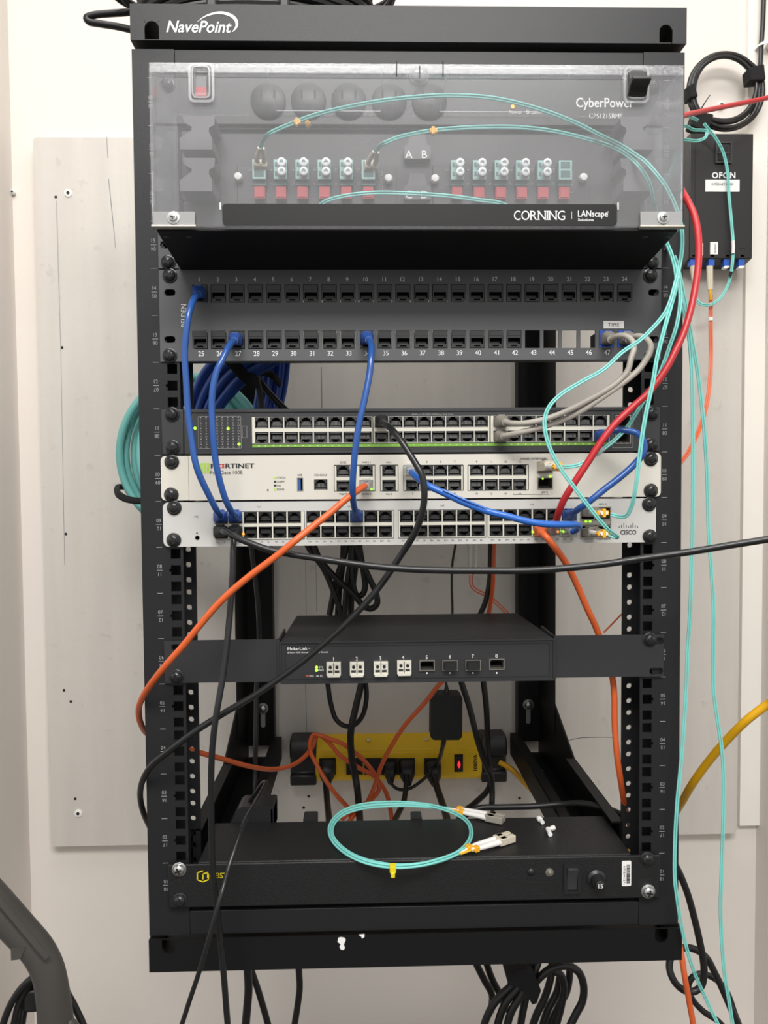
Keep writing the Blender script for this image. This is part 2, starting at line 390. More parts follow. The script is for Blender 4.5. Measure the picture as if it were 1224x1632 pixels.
# ------------------------------------------------------------------ the rack
UH = .04445
def zU(n): return Z0+(n-9.5)*UH
rack = thing('network_rack', 'black open steel wall rack holding all the network gear', 'rack', (0, .2, Z0-.4615))
ZT, ZB = Z0+.4266, Z0-.4285
def post(sx):
    holes = []; backholes = []; x0, x1 = sorted((sx*.2633, sx*.2235))
    for n in range(1, 19):
        for k in (-1, 0, 1):
            z = zU(n)+k*.015875
            holes.append((sx*.2308-.00475, sx*.2308+.00475, z-.00475, z+.00475, None))
            if k == 0:
                e = sx*.2308-sx*.00475; e = sx*(.2308+.00475)
                a, b = sorted((e, e+sx*.0016)); holes.append((a, b, z-.0014, z+.0014, None))
            backholes.append((sx*.2300-.0028, sx*.2300+.0028, z-.0028, z+.0028, 'o'))
    mb = MB(); mb.plate(x0, x1, ZB, ZT, 0, .002, holes)
    mb.box(*sorted((sx*.2633, sx*.2613)), .002, .052, ZB, ZT)
    a, b = sorted((sx*.2613, sx*.2222)); mb.plate(a, b, ZB, ZT, .050, .052, backholes, N=6)
    p = obj('front_post', mb, 'rack', rack)
    mb = MB(); xt = sx*.2463
    for n in range(1, 19):
        z = zU(n)
        mb.num('%02d' % n, xt, z+.0039, .0036, -.0003, squash=.92); mb.num('%02d' % (19-n), xt, z-.0039, .0036, -.0003, rot=2, squash=.92)
        mb.box(xt-.0027, xt+.0027, -.0003, 0, z-.00025, z+.00025); mb.box(xt-.0027, xt+.0027, -.0003, 0, z+UH/2-.00022, z+UH/2+.00022)
    obj('unit_numbers', mb, 'grey', p, label='grey unit numbers printed down the post')
post(-1); post(1)
mb = MB(); mb.box(-.2235, .2235, .0, .002, Z0+.4005, ZT); mb.box(-.2633, .2633, .002, .05, ZT-.002, ZT); obj('top_rail', mb, 'rack', rack, bevel=.0008)
mb = MB(); mb.box(-.2235, .2235, .0, .002, ZB, Z0-.4045); mb.box(-.2235, .2235, .002, .05, Z0-.4065, Z0-.4045); mb.box(-.2633, .2633, .002, .05, ZB, ZB+.002); obj('bottom_rail', mb, 'rack', rack, bevel=.0008)
# top cover with keyhole notches and the maker's lettering
tz0, tz1 = Z0+.4315, Z0+.4648
mb = MB(); n0, n1 = X(233, 0, 50), X(256, 0, 50); q0, q1 = X(1047, 0, 57), X(1068, 0, 57)
mb.plate(-.2625, .2625, tz0, tz1, -.006, -.004, [(n0, n1, tz0, tz0+.0175, 'u'), (q0, q1, tz0, tz0+.0175, 'u')])
mb.box(-.2625, .2625, -.004, .17, tz1-.002, tz1); mb.box(-.2625, -.2605, -.004, .17, tz0, tz1-.002); mb.box(.2605, .2625, -.004, .17, tz0, tz1-.002)
mb.box(-.2605, .2605, -.004, .02, tz0, tz0+.002)
cover = obj('top_cover', mb, 'rack', rack, bevel=.0012)
mb = MB(); p = A(265, 53, -.0063); q = A(369, 33, -.0063)
mb.text('NavePoint', p.x, q.x, p.z+.0008, q.z-.0002, -.0063, shear=.28, bold=.014)
arc = [(314, 35, .2), (325, 27, .9), (340, 21.5, 1.6), (354, 20.5, 2.1), (368, 24.5, 2.4), (376, 32, 2.5), (377.5, 40, 2.0), (374, 47, 1.2), (370, 51, .3)]
sm = smooth([(A(a, b, -.0063).x, w*.0006, A(a, b, -.0063).z) for a, b, w in arc], 4)
for i in range(len(sm)-1):
    a, b = sm[i], sm[i+1]; d = Vector((b.x-a.x, 0, b.z-a.z)).normalized(); nn = Vector((-d.z, 0, d.x))
    def P(v, s): return (v.x+nn.x*v.y*s, -.0063, v.z+nn.z*v.y*s)
    mb.add([P(a, -1), P(b, -1), P(b, 1), P(a, 1)], [(0, 1, 2, 3)])
obj('lettering', mb, 'white', cover, label='white slanted lettering with an arc over it')
# bottom bar with notches open at the top
bz0, bz1 = Z0-.4617, Z0-.4292
mb = MB(); n0, n1 = X(260, 0, 1503), X(284, 0, 1503); q0, q1 = X(1040, 0, 1480), X(1061, 0, 1480)
mb.plate(-.2625, .2650, bz0, bz1, -.006, -.004, [(n0, n1, bz1-.0145, bz1, 'n'), (q0, q1, bz1-.0145, bz1, 'n')])
mb.box(-.2625, .2650, -.004, .06, bz0, bz0+.002); mb.box(-.2625, -.2605, -.004, .06, bz0+.002, bz1); mb.box(.263, .265, -.004, .06, bz0+.002, bz1)
bar = obj('bottom_bar', mb, 'rackdark', rack, bevel=.0012)
for cxp, cyp, pts in ((544, 1503, ((-5, -8), (-1, -9), (5, -8), (7, -5), (5, 0), (4, 3), (6, 8), (3, 11), (-1, 10), (-3, 6), (-1, 2), (-6, -2))), (577, 1492, ((-5, -2), (4, -3), (4, 1), (0, 4), (-1, 1)))):
    mb = MB(); mb.prism([(A(cxp+a, cyp+b, -.0066).x, A(cxp+a, cyp+b, -.0066).z) for a, b in pts], -.0068, -.0058); obj('paint_chip', mb, 'label', bar, label='white patch of chipped paint')
# rear posts, arms and wall screws
for sx, xa, xb in ((-1, -.2307, -.1886), (1, .2218, .1858)):
    mb = MB(); l, r = sorted((xa, xb)); mb.box(l, r, .428, .44, Z0-.388, Z0+.46)
    l2, r2 = sorted((xa, xa-sx*.002)); mb.box(l2, r2, .33, .428, Z0-.345, Z0+.46)
    l2, r2 = sorted((xb, xb+sx*.002)); mb.box(l2, r2, .418, .428, Z0-.388, Z0+.46)
    mb.box(l, r, .4278, .428, Z0-.388, Z0+.46)
    rp = obj('rear_post', mb, 'rackdark', rack, bevel=.0006)
    for arm_z in (-1, 1):
        mb = MB()
        zb = Z0-.408 if arm_z < 0 else Z0+.385
        if arm_z < 0:
            mb.prism_x([(.05, zb), (.438, zb), (.438, Z0-.30), (.345, Z0-.30), (.235, Z0-.345), (.05, Z0-.345-.0)], *sorted((xa, xa+sx*.002)))
            mb.prism_x([(.05, zb), (.43, zb), (.43, Z0-.375), (.05, Z0-.378)], *sorted((xb-sx*.008, xb-sx*.010)))
            mb.box(*sorted((xa, xb-sx*.008)), .05, .43, zb, zb+.002)
            mb.box(*sorted((xa-sx*.010, xa)), .05, .235, Z0-.347, Z0-.345)
            mb.box(*sorted((xb-sx*.008, xb+sx*.004)), .05, .43, Z0-.377, Z0-.375)
        else:
            mb.box(*sorted((xa, xa+sx*.002)), .05, .438, zb, Z0+.425); mb.box(*sorted((xa, xb)), .05, .43, Z0+.423, Z0+.425)
        obj('side_arm', mb, 'rackdark', rack)
for px_, py_ in ((419, 1129), (842, 1123)):
    mb = MB(); p = A(px_, py_, .427)
    mb.lathe((p.x, .4277, p.z), (0, -1, 0), [(0, .0085), (.0016, .0085), (.0018, .006), (.005, .0052), (.0065, .003), (.0066, .0001)], 18)
    mb.prism(rr_poly(p.x-.0034, p.x+.0034, p.z-.030, p.z-.004, .0033), .4272, .4277, 1); obj('wall_screw', mb, ['steel', 'grey'], rack, label='bright screw in a keyhole slot')
for px_, py_, Y_ in ((866, 1250, .28), (868, 1262, .27), (872, 1256, .26), (876, 1268, .25), (874, 1245, .27), (862, 1197, .35)):
    p = A(px_, py_, Y_); p.z = Z0-.4058; mb = MB(); mb.lathe(p, (0, 0, 1), [(0, .004), (.002, .0035), (.003, .001)], 8); obj('arm_rivet', mb, 'steel', rack)

# ------------------------------------------------------------------ shared small parts
_scr = {}
def screw_mesh(kind):
    if kind not in _scr:
        mb = MB()
        mb.lathe((0, 0, 0), (0, -1, 0), [(0, .0070), (.0010, .0070), (.0013, .0066), (.0013, .0056), (.0030, .0054), (.0046, .0042), (.0052, .0024), (.0053, .0001)], 20, 0)
        mb.box(-.0033, .0033, -.0057, -.0040, -.0007, .0007, 1); mb.box(-.0007, .0007, -.00575, -.0040, -.0033, .0033, 1)
        _scr[kind] = obj('screw', mb, ['screw' if kind == 'k' else 'steel', 'recess'], None, loc=(0, 0, 0))
        return _scr[kind], True
    return _scr[kind], False
def screws(parent, spots, y, kind='k', label=None):
    for px_, py_ in spots:
        p = A(px_, py_, y-.003); o, first = screw_mesh(kind)
        if first:
            o.parent = parent; WL[o.name] = Vector((p.x, y, p.z)); o.location = WL[o.name]-WL[parent.name]; c = o
        else: c = clone(o, (p.x, y, p.z), parent)
        c.rotation_euler = (0, random.uniform(0, 1.5), 0)
        if label: c['label'] = label
def port_mesh(w=.0128, h=.0105, depth=.012, body='dark', name='port'):
    """an RJ45 socket: latch step upwards, front at y 0, cavity behind"""
    mb = MB(); W2 = w/2
    ow, oh = .0116, .0064; z0 = -h/2+.0005
    hs = [(-ow/2, ow/2, z0, z0+oh, None), (-.0041, .0041, z0+oh, z0+oh+.0018, None), (-.0024, .0024, z0+oh+.0018, z0+oh+.0032, None)]
    mb.plate(-W2, W2, -h/2, h/2, 0, depth, hs, back=False)
    mb.box(-W2, W2, depth, depth+.001, -h/2, h/2, 1)
    mb.box(-.0050, .0050, .0035, depth, z0+.0022, z0+oh-.0002, 2)
    mb.box(-.0052, .0052, .0006, depth, z0, z0+.0009, 2)
    for i in range(8): mb.box(-.0042+i*.0012-.0002, -.0042+i*.0012+.0002, .0030, .0036, z0+.0024, z0+oh-.0006, 1)
    return mb
_proto = {}
def ports(parent, spots, y, flips, mats=('dark', 'hole', 'contact'), name='port', key=None, mk=port_mesh, labels=None):
    """spots are (x, z); flips says whether a socket is upside down"""
    key = key or name+str(mats)
    for i, (x, z) in enumerate(spots):
        if key not in _proto:
            o = obj(name, mk(), list(mats), parent, loc=(0, 0, 0)); WL[o.name] = Vector((x, y, z)); o.location = WL[o.name]-WL[parent.name]; _proto[key] = o; c = o
        else: c = clone(_proto[key], (x, y, z), parent)
        c.rotation_euler = (0, PI if flips[i] else 0, 0)
        if labels and labels[i]: c['label'] = labels[i]
def led(parent, px_, py_, y, r=.0012, m='gled', label='lit green light', name='indicator_light', w=None):
    mb = MB(); p = A(px_, py_, y); mb.cyl((p.x, y+.0006, p.z), (0, -1, 0), r, .0012, 10); return obj(name, mb, m, parent, label=label)
def slot(px_, py_, w=.0105, h=.0062, Y=0): p = A(px_, py_, Y); return (p.x-w/2, p.x+w/2, p.z-h/2, p.z+h/2, 'o')
def ear_plate(name, parent, m, x0, x1, z0, z1, y0, y1, holes, round_left):
    mb = MB(); mb.plate(x0, x1, z0, z1, y0, y1, holes); return obj(name, mb, m, parent, bevel=.001)

# ------------------------------------------------------------------ rack-mount power strip at the very top
pdu = thing('rack_power_strip', 'black power strip with sockets, topmost in the rack, behind the clear cover', 'power strip', (0, .05, zU(18)-UH/2))
z0, z1 = zU(18)-.0218, zU(18)+.0218
mb = MB(); mb.box(-.2413, .2413, -.002, .0, z0, z1); mb.box(-.2175, .2175, .0, .10, z0, z1); obj('body', mb, 'black', pdu, bevel=.001)
def pdu_outlet():
    mb = MB(); mb.lathe((0, 0, 0), (0, -1, 0), [(0, .0165), (.0025, .0165), (.0035, .0150), (.0035, .0001)], 28, 0)
    for x in (-.0063, .0063): mb.box(x-.0009, x+.0009, -.0037, -.0032, .001, .009, 1)
    mb.cyl((0, -.0033, -.006), (0, -1, 0), .0024, .0004, 12, 1); return mb
ports(pdu, [(X(a, 0, 160), zU(18)+.000) for a in (428, 492, 556, 620, 684)], -.002, [0]*5, ('black', 'hole'), 'outlet', 'pduout', pdu_outlet)
mb = MB(); x = X(322, 0, 135); zs = A(322, 142, 0).z; mb.box(x-.0095, x+.0095, -.004, -.002, zs-.013, zs+.013); sw = obj('power_switch', mb, 'hole', pdu, bevel=.0008)
mb = MB(); mb.prism_x([(-.0042, zs-.010), (-.0042, zs-.001), (-.0060, zs-.001), (-.0075, zs-.010)], x-.0052, x+.0052); obj('rocker', mb, 'rdim', sw, label='red rocker'); mb = MB(); mb.prism_x([(-.0042, zs-.001), (-.0042, zs+.010), (-.0046, zs+.010), (-.0060, zs-.001)], x-.0052, x+.0052); obj('rocker_top', mb, 'guide', sw)
led(pdu, 817, 170, -.003, .0018, 'oled', 'amber power light')
mb = MB(); a = A(918, 174, -.0024); b = A(1010, 156, -.0024); mb.text('CyberPower', a.x, b.x, a.z-.001, b.z, -.0024, bold=.012)
a = A(939, 188.5, -.0024); b = A(992, 181, -.0024); mb.text('CPS1215RMS', a.x, b.x, a.z, b.z, -.0024)
for t, c in (('Power', 822), ('Breaker', 852)):
    a = A(c, 178, -.0024); mb.num(t, a.x, a.z, .0034, -.0024)
obj('lettering', mb, 'white', pdu)
screws(pdu, [(266, 133), (1043, 137)], -.002)

# ------------------------------------------------------------------ fibre housing with the clear cover
hs = thing('fiber_housing', 'black fiber housing with a deep clear plastic cover, near the top of the rack', 'fiber housing', (0, 0, Z0+.2165))
hz0, hz1 = Z0+.2215, Z0+.3545
mb = MB()                                            # steel shell: floor slab, back, ears
mb.prism_x([(-.086, Z0+.2318), (-.086, Z0+.2295), (0.0, Z0+.2195), (.12, Z0+.2195), (.12, Z0+.2235), (0, Z0+.2235)], -.2205, .2225)
mb.box(-.2205, -.2185, .0, .12, hz0, hz1); mb.box(.2205, .2225, .0, .12, hz0, hz1); mb.box(-.2205, .2225, .0, .12, hz1-.002, hz1)
mb.box(-.2205, .2225, .118, .12, hz0, hz1)
body = obj('housing_body', mb, 'rackdark', hs, bevel=.0008)
for sx in (-1, 1):
    mb = MB(); a, b = sorted((sx*.2413, sx*.221)); s2 = A(266 if sx < 0 else 1041, 391, 0)
    mb.plate(a, b, hz0-.001, hz1, -.002, 0, [(s2.x-.006, s2.x+.006, s2.z-.0035, s2.z+.0035, 'o')]); obj('mounting_ear', mb, 'panel', hs, bevel=.0006)
screws(hs, [(267, 417), (1040, 418)], -.002)
# inner bulkheads with the adapters
mb = MB(); y = .004
mb.box(-.2185, .2205, y, y+.002, hz0, hz1-.002)
mb.box(X(377, 0, 280), X(632, 0, 280), y-.0015, y, Zp(352), Zp(262)); mb.box(X(690, 0, 280), X(942, 0, 280), y-.0015, y, Zp(352), Zp(262))
for a, b in ((270, 350), (985, 1050)): mb.box(X(a, 0, 250), X(b, 0, 250), y-.002, y, Zp(318), Zp(178))
bulk = obj('bulkhead', mb, 'inner', hs, bevel=.0006)
def adapter_mesh():
    mb = MB(); mb.box(-.0062, .0062, -.006, 0, -.0135, .0090, 1); mb.box(-.0062, .0062, -.010, -.004, -.0092, .0088, 0)
    for z in (.0044, -.0040):
        mb.lathe((.0018, -.010, z), (0, -1, 0), [(0, .0042), (.006, .0040), (.0064, .0034), (.0064, .0020), (.004, .0018)], 16, 2)
        mb.box(-.0050, -.0028, -.0103, -.010, z-.002, z+.002, 1)
    return mb
lft = [448, 482.5, 517.5, 552]; rgt = [728, 762.5, 797, 830.5, 864.5]
yA = .0025; zA = Zp(275)
ports(hs, [(X(a, 0, 275), zA) for a in lft+rgt], yA, [0]*9, ('teal', 'tealdark', 'dustcap'), 'fiber_adapter', 'adp', adapter_mesh)
def bare_adapter():
    mb = MB(); mb.box(-.0062, .0062, -.006, 0, -.0135, .0090, 1); mb.box(-.0062, .0062, -.010, -.004, -.0092, .0088, 0)
    for z in (.0044, -.0040): mb.box(-.0045, .0045, -.0103, -.010, z-.003, z+.003, 1)
    return mb
ports(hs, [(X(a, 0, 275), zA) for a in (414.5, 587, 898)], yA, [0]*3, ('teal', 'tealdark'), 'fiber_adapter', 'adp2', bare_adapter)
def cap_mesh():
    mb = MB(); mb.box(-.0050, .0050, -.006, 0, -.0056, .0056); mb.box(-.0040, .0040, -.007, -.006, -.0044, .0044); return mb
allx = [414.5]+lft+[587]+rgt+[898]
ports(hs, [(X(a, 0, 309), Zp(309)) for a in allx]+[(X(a, 0, 360), Zp(362)-.012) for a in (517.5, 552, 587)+tuple(rgt)+(898,)], yA, [0]*21, ('redcap',), 'red_shutter', 'rcap', cap_mesh)
mb = MB()
for i, a in enumerate(allx):
    p = A(a, 275, 0); k = i if i < 6 else i-6
    mb.num(str(2*k+2), p.x-.0095, p.z+.003, .0032, y-.002, rot=1); mb.num(str(2*k+1), p.x-.0095, p.z-.010, .0032, y-.002, rot=1)
for c in (607, 912):
    a = A(c-3, 306, 0); b = A(c+3, 272, 0); mb.text('CORNING', a.x, b.x, a.z, b.z, y-.002, rot=1)
a = A(394, 283, 0)
obj('adapter_numbers', mb, 'grey', hs)
for a, b in ((380, 283.5), (619, 286), (693, 286.5), (929, 284.5)):
    mb = MB(); p = A(a, b, 0); mb.lathe((p.x, y-.001, p.z), (0, -1, 0), [(0, .0034), (.004, .0040), (.006, .0040), (.0075, .003), (.0078, .0001)], 18); obj('push_pin', mb, 'label', hs, label='round white push pin')
for t, cy, z_ in ((('A', 'B'), 246, 0), (('C', 'D'), 310, 0)):
    a = A(644, cy+10, 0); b = A(686, cy-12, 0); mb = MB(); mb.prism(rr_poly(a.x, b.x, a.z, b.z, .002), -.004, .004); mb.prism([(a.x+.003, b.z), (b.x-.003, b.z), (b.x-.006, b.z+.012), (a.x+.006, b.z+.012)], -.002, .004)
    tb = obj('letter_tab', mb, 'guide', hs, bevel=.0006)
    mb = MB(); mb.num(t[0], A(651.5, cy, -.004).x, A(651, cy, -.004).z, .0072, -.0042, bold=.01); mb.num(t[1], A(676.5, cy, -.004).x, A(676, cy, -.004).z, .0072, -.0042, bold=.01); obj('lettering', mb, 'white', tb)
# bowed routing guides on both sides
for cx, mir in ((317, 1), (1012, -1)):
    for cyp in (224, 290):
        mb = MB(); p = A(cx, cyp+20, -.02); w = .0145
        pr = [(-w*1.05, 0), (w*.95, 0), (w*.95, .010), (w*.75, .016), (w*.78, .0195), (w*1.1, .022), (w*1.15, .030), (-w*.9, .030), (-w*.75, .024), (-w*.3, .020), (-w*.35, .017), (-w*1.1, .010)]
        pr = [(p.x+mir*a, p.z+b) for a, b in pr]
        if mir < 0: pr = pr[::-1]
        mb.prism(pr, -.028, .004); obj('routing_guide', mb, 'guide', hs, bevel=.0012)
# the clear cover: front, top, two sides, with ribs
cz0, cz1, cx0, cx1, cy0 = Z0+.2320, Z0+.3668, -.2238, .2258, -.0900
T = .0025
mb = MB()
mb.box(cx0, cx1, cy0, cy0+T, cz0, cz1-T)
cv = obj('clear_cover', mb, 'cover', hs, bevel=.001)
mb = MB(); mb.box(cx0, cx1, cy0, -.002, cz1-T, cz1); obj('cover_top', mb, 'cover', cv, bevel=.001, label='clear top of the cover')
for x0 in (cx0, cx1-T):
    mb = MB(); mb.box(x0, x0+T, cy0+T, -.004, cz0, cz1-T); obj('cover_side', mb, 'coverhaze', cv, label='clear side wall with painted haze')
# raised lip under the top edge, its white glare painted in
mb = MB(); mb.box(cx0+.001, cx1-.001, cy0-.0012, cy0, cz1-.0090, cz1-.0006); obj('cover_lip', mb, 'lip', cv, bevel=.0005)
mb = MB()
for a, b in ((422, 610), (716, 916)):
    x0, x1 = X(a, cy0, 116), X(b, cy0, 116)
    for xx in (x0, x1): mb.box(xx-.0004, xx+.0004, cy0+.006, -.006, cz1, cz1+.0006)
    mb.box(x0, x1, -.0068, -.006, cz1, cz1+.0006); mb.box(x0, x1, cy0+.006, cy0+.0068, cz1, cz1+.0006)
obj('cover_rib', mb, 'frost', cv)
for a in (632, 706):
    mb = MB(); x = X(a, cy0, 108); mb.box(x-.0004, x+.0004, cy0-.0014, cy0+.001, Zp(121, cy0), Zp(98, cy0)); obj('cover_slit', mb, 'hole', cv)
mb = MB(); p = A(668, 120, cy0); mb.lathe((p.x, cy0, p.z), (0, -1, 0), [(0, .0085), (.001, .0085), (.002, .0072), (.004, .0066), (.005, .0055), (.0051, .0001)], 24, 0); mb.box(p.x-.0006, p.x+.0006, cy0-.0054, cy0-.005, p.z-.005, p.z+.005, 1)
obj('lock_knob', mb, ['frost', 'dark'], cv, label='round clear lock knob with a slot')
for a, b, c, d, nm in ((302, 342, 103, 166, 0), (992, 1033, 108, 167, 1)):
    mb = MB(); p = A(a, d, cy0); q = A(b, c, cy0)
    ring_poly(mb, p.x, q.x, p.z, q.z, .005, .0022, cy0-.003, cy0); ring_poly(mb, p.x+.003, q.x-.003, p.z+.003, q.z-.003, .004, .0012, cy0-.0045, cy0)
    lt = obj('latch_frame', mb, 'frost', cv)
    mb = MB(); cx = (p.x+q.x)/2
    if nm:
        mb.prism_x([(cy0-.002, p.z+.005), (cy0-.002, q.z-.006), (cy0-.006, q.z-.006), (cy0-.008, q.z-.013), (cy0-.016, q.z-.015), (cy0-.017, q.z-.018), (cy0-.009, q.z-.021), (cy0-.006, p.z+.005)], cx-.0078, cx+.0078)
        obj('latch', mb, 'black', lt, bevel=.001, label='black sliding latch')
    else:
        mb.box(cx-.006, cx+.006, cy0-.003, cy0-.001, p.z+.006, p.z+.0085); mb.box(cx-.006, cx-.0052, cy0-.003, cy0-.001, p.z+.0085, q.z-.008); mb.box(cx+.0052, cx+.006, cy0-.003, cy0-.001, p.z+.0085, q.z-.008); obj('latch', mb, 'cover', lt, label='clear sliding latch')
# lettered strip along the foot of the cover and the two hinges
p = A(355, 361, cy0); q = A(983, 326, cy0)
mb = MB(); mb.prism(rr_poly(p.x, q.x, cz0+.0012, q.z, .003), cy0-.0008, cy0); strip = obj('label_strip', mb, 'rackdark', cv, label='dark strip with white lettering')
mb = MB(); a = A(819, 350.5, cy0-.001); b = A(898, 336, cy0-.001); yy = cy0-.001
wid = b.x-a.x; u0 = 0
def serif(u, top): z = b.z-.0006 if top else a.z; mb.box(a.x+wid*u-.0010, a.x+wid*u+.0010, yy-.0001, yy, z, z+.0006)
for ch, w_, ser in (('C', .135, ()), ('O', .165, ()), ('R', .135, ((.1, 0), (.1, 1), (.92, 0))), ('N', .155, ((.06, 0), (.06, 1), (.94, 1))), ('I', .032, ((.5, 0), (.5, 1))), ('N', .155, ((.06, 0), (.06, 1), (.94, 1))), ('G', .150, ((.88, 1),))):
    mb.text(ch, a.x+wid*u0, a.x+wid*(u0+w_), a.z-(.0002 if ch in 'COG' else 0), b.z+(.0002 if ch in 'COG' else 0), yy)
    for f_, tp_ in ser:
        if ch != 'G': serif(u0+w_*f_, tp_)
    u0 += w_+(.016 if ch in 'CON' else .020)
s1 = A(911, 349, yy); s2 = A(911, 337, yy); mb.box(s1.x-.0002, s1.x+.0002, yy-.0001, yy, s1.z, s2.z)
a = A(921, 346.5, yy); b = A(969, 335.5, yy); mb.text('LANscape', a.x, b.x, a.z-.001, b.z, yy, bold=.010)
p = A(969, 338, yy); mb.num('°', p.x, p.z-.001, .003, yy)
a = A(921, 352.5, yy); b = A(946, 348, yy); mb.text('Solutions', a.x, b.x, a.z, b.z, yy, bold=.012)
obj('lettering', mb, 'white', strip)
for a, b in ((245, 311), (1020, 1087)):
    mb = MB(); p = A(a, 360, cy0); q = A(b, 338, cy0); mb.box(p.x, q.x, cy0-.0012, cy0, cz0, q.z); hg = obj('hinge', mb, 'grey', hs, bevel=.0004, label='grey steel hinge plate')
    mb = MB(); mb.cyl((p.x-.001, cy0-.002, cz0-.0004), (1, 0, 0), .0018, q.x-p.x+.002, 12)
    obj('hinge_pin', mb, 'cage', hg)
    mb = MB(); s = A(277 if a < 600 else 1056, 348, cy0); mb.lathe((s.x, cy0-.001, s.z), (0, -1, 0), [(0, .0052), (.0008, .0052), (.001, .0036), (.003, .0030), (.0036, .0001)], 16, 0)
    mb.box(s.x-.002, s.x+.002, cy0-.0048, cy0-.004, s.z-.0004, s.z+.0004, 1); mb.box(s.x-.0004, s.x+.0004, cy0-.0048, cy0-.004, s.z-.002, s.z+.002, 1); obj('hinge_screw', mb, ['steel', 'recess'], hg)
for a, b in ((264, 375), (300, 375), (1030, 373), (1066, 374)):
    mb = MB(); p = A(a, b, -.078); zz = Z0+.2290; mb.lathe((p.x, -.075, zz+.0005), (0, -.12, -1), [(0, .0045), (.001, .004), (.0018, .0001)], 12); obj('floor_rivet', mb, 'dark', hs)
for a in (350, 984):
    mb = MB(); p = A(a, 334, cy0); q = A(a+2, 323, cy0); mb.box(p.x, q.x, cy0-.0004, cy0, p.z, q.z); obj('strip_mark', mb, 'white', cv)
# ------------------------------------------------------------------ patch panel
pp = thing('patch_panel', 'black patch panel with two rows of numbered jacks, below the clear-covered housing', 'patch panel', (0, 0, zU(13)-UH/2))
z0, z1 = zU(13)-UH/2+.0004, zU(14)+UH/2-.0006
yP = -.0035
JX = [X(318.6+29.43*i, yP, 468) for i in range(24)]; JX2 = [X(319+29.43*i, yP, 541) for i in range(24)]
JZ, JZ2 = Zp(467.5, yP, 660), Zp(541, yP, 660)
JW, JH = .0146, .0172
holes = [(x-JW/2, x+JW/2, JZ-JH/2, JZ+JH/2, None) for x in JX]+[(x-JW/2, x+JW/2, JZ2-JH/2, JZ2+JH/2, None) for x in JX2]
mb = MB(); mb.plate(-.2215, .2215, z0, z1, yP, yP+.0025, holes); mb.box(-.2215, -.2195, yP+.0025, .02, z0, z1); mb.box(.2195, .2215, yP+.0025, .02, z0, z1); mb.box(-.2215, .2215, yP+.0025, .012, z0, z0+.0015); mb.box(-.2215, .2215, yP+.0025, .012, z1-.0015, z1)
face = obj('face_plate', mb, 'panel', pp, bevel=.0006)
for a in (0, 1):
    l, r = (-.2413, -.2215) if a == 0 else (.2215, .2413)
    e = 271.5 if a == 0 else 1040.5
    ear_plate('mounting_ear', pp, 'panel', l, r, z0, z1, -.002, 0, [slot(e, 467), slot(e, 541.6)], a == 0)
def jack_mesh():
    mb = MB(); h = JH-.0012; w = JW-.0012
    zc = -.0022
    hh = [(-.0059, .0059, zc-.0030, zc+.0034, None), (-.0030, .0030, zc-.0050, zc-.0030, None)]
    mb.plate(-w/2, w/2, -h/2, h/2, -.0004, .016, hh, back=False)
    mb.box(-w/2, w/2, .016, .030, -h/2, h/2, 1)
    mb.box(-.0050, .0050, .005, .016, zc-.0028, zc+.0010, 2); mb.box(-.0059, .0059, .0008, .016, zc-.0030, zc-.0022, 2)
    mb.box(-w/2+.0006, w/2-.0006, -.0009, -.0004, h/2-.0046, h/2-.0008, 0)
    mb.box(-.0045, .0045, -.0008, -.0004, -h/2+.0004, -h/2+.0011, 0)
    return mb
jk = [(x, JZ) for x in JX]+[(x, JZ2) for x in JX2[:18]]
ports(pp, jk, yP, [0]*len(jk), ('jack', 'hole', 'dark'), 'jack', 'jack', jack_mesh)
ports(pp, [(x, JZ2) for x in JX2[22:24]], yP, [0]*2, ('lcblue', 'hole', 'boot'), 'jack', 'jackblue', jack_mesh, labels=['blue jack']*2)
mb = MB()
for i in range(24):
    mb.num(str(i+1), JX[i]-.0003, Zp(445, yP, 660), .0042, yP-.0003, bold=.006, squash=.9)
obj('printed_numbers', mb, 'white', pp)
mb = MB()
for i in range(23): mb.num(str(25+i), JX2[i]+.0008, Zp(562.5, yP, 660), .0046, yP-.0003, bold=.008, squash=.9)
obj('printed_numbers', mb, 'white', pp)
mb = MB(); a = A(289, 521, yP); b = A(297, 485, yP); mb.text('BELDEN', a.x, b.x, a.z, b.z, yP-.0003, rot=1, bold=.01)
obj('lettering', mb, 'white', pp)
mb = MB(); a = A(961.5, 523.5, yP); b = A(994, 511.5, yP); mb.box(a.x, b.x, yP-.0005, yP, a.z, b.z); lb = obj('label_tag', mb, 'label', pp, label='white tag reading TIME')
mb = MB(); a = A(969, 520.5, yP); b = A(986.5, 515, yP); mb.text('TIME', a.x, b.x, a.z, b.z, yP-.0007, spacing=1.15); obj('lettering', mb, 'ink', lb)
screws(pp, [(269.6, 438), (269.6, 566), (1038, 438), (1040, 565.7)], -.002)

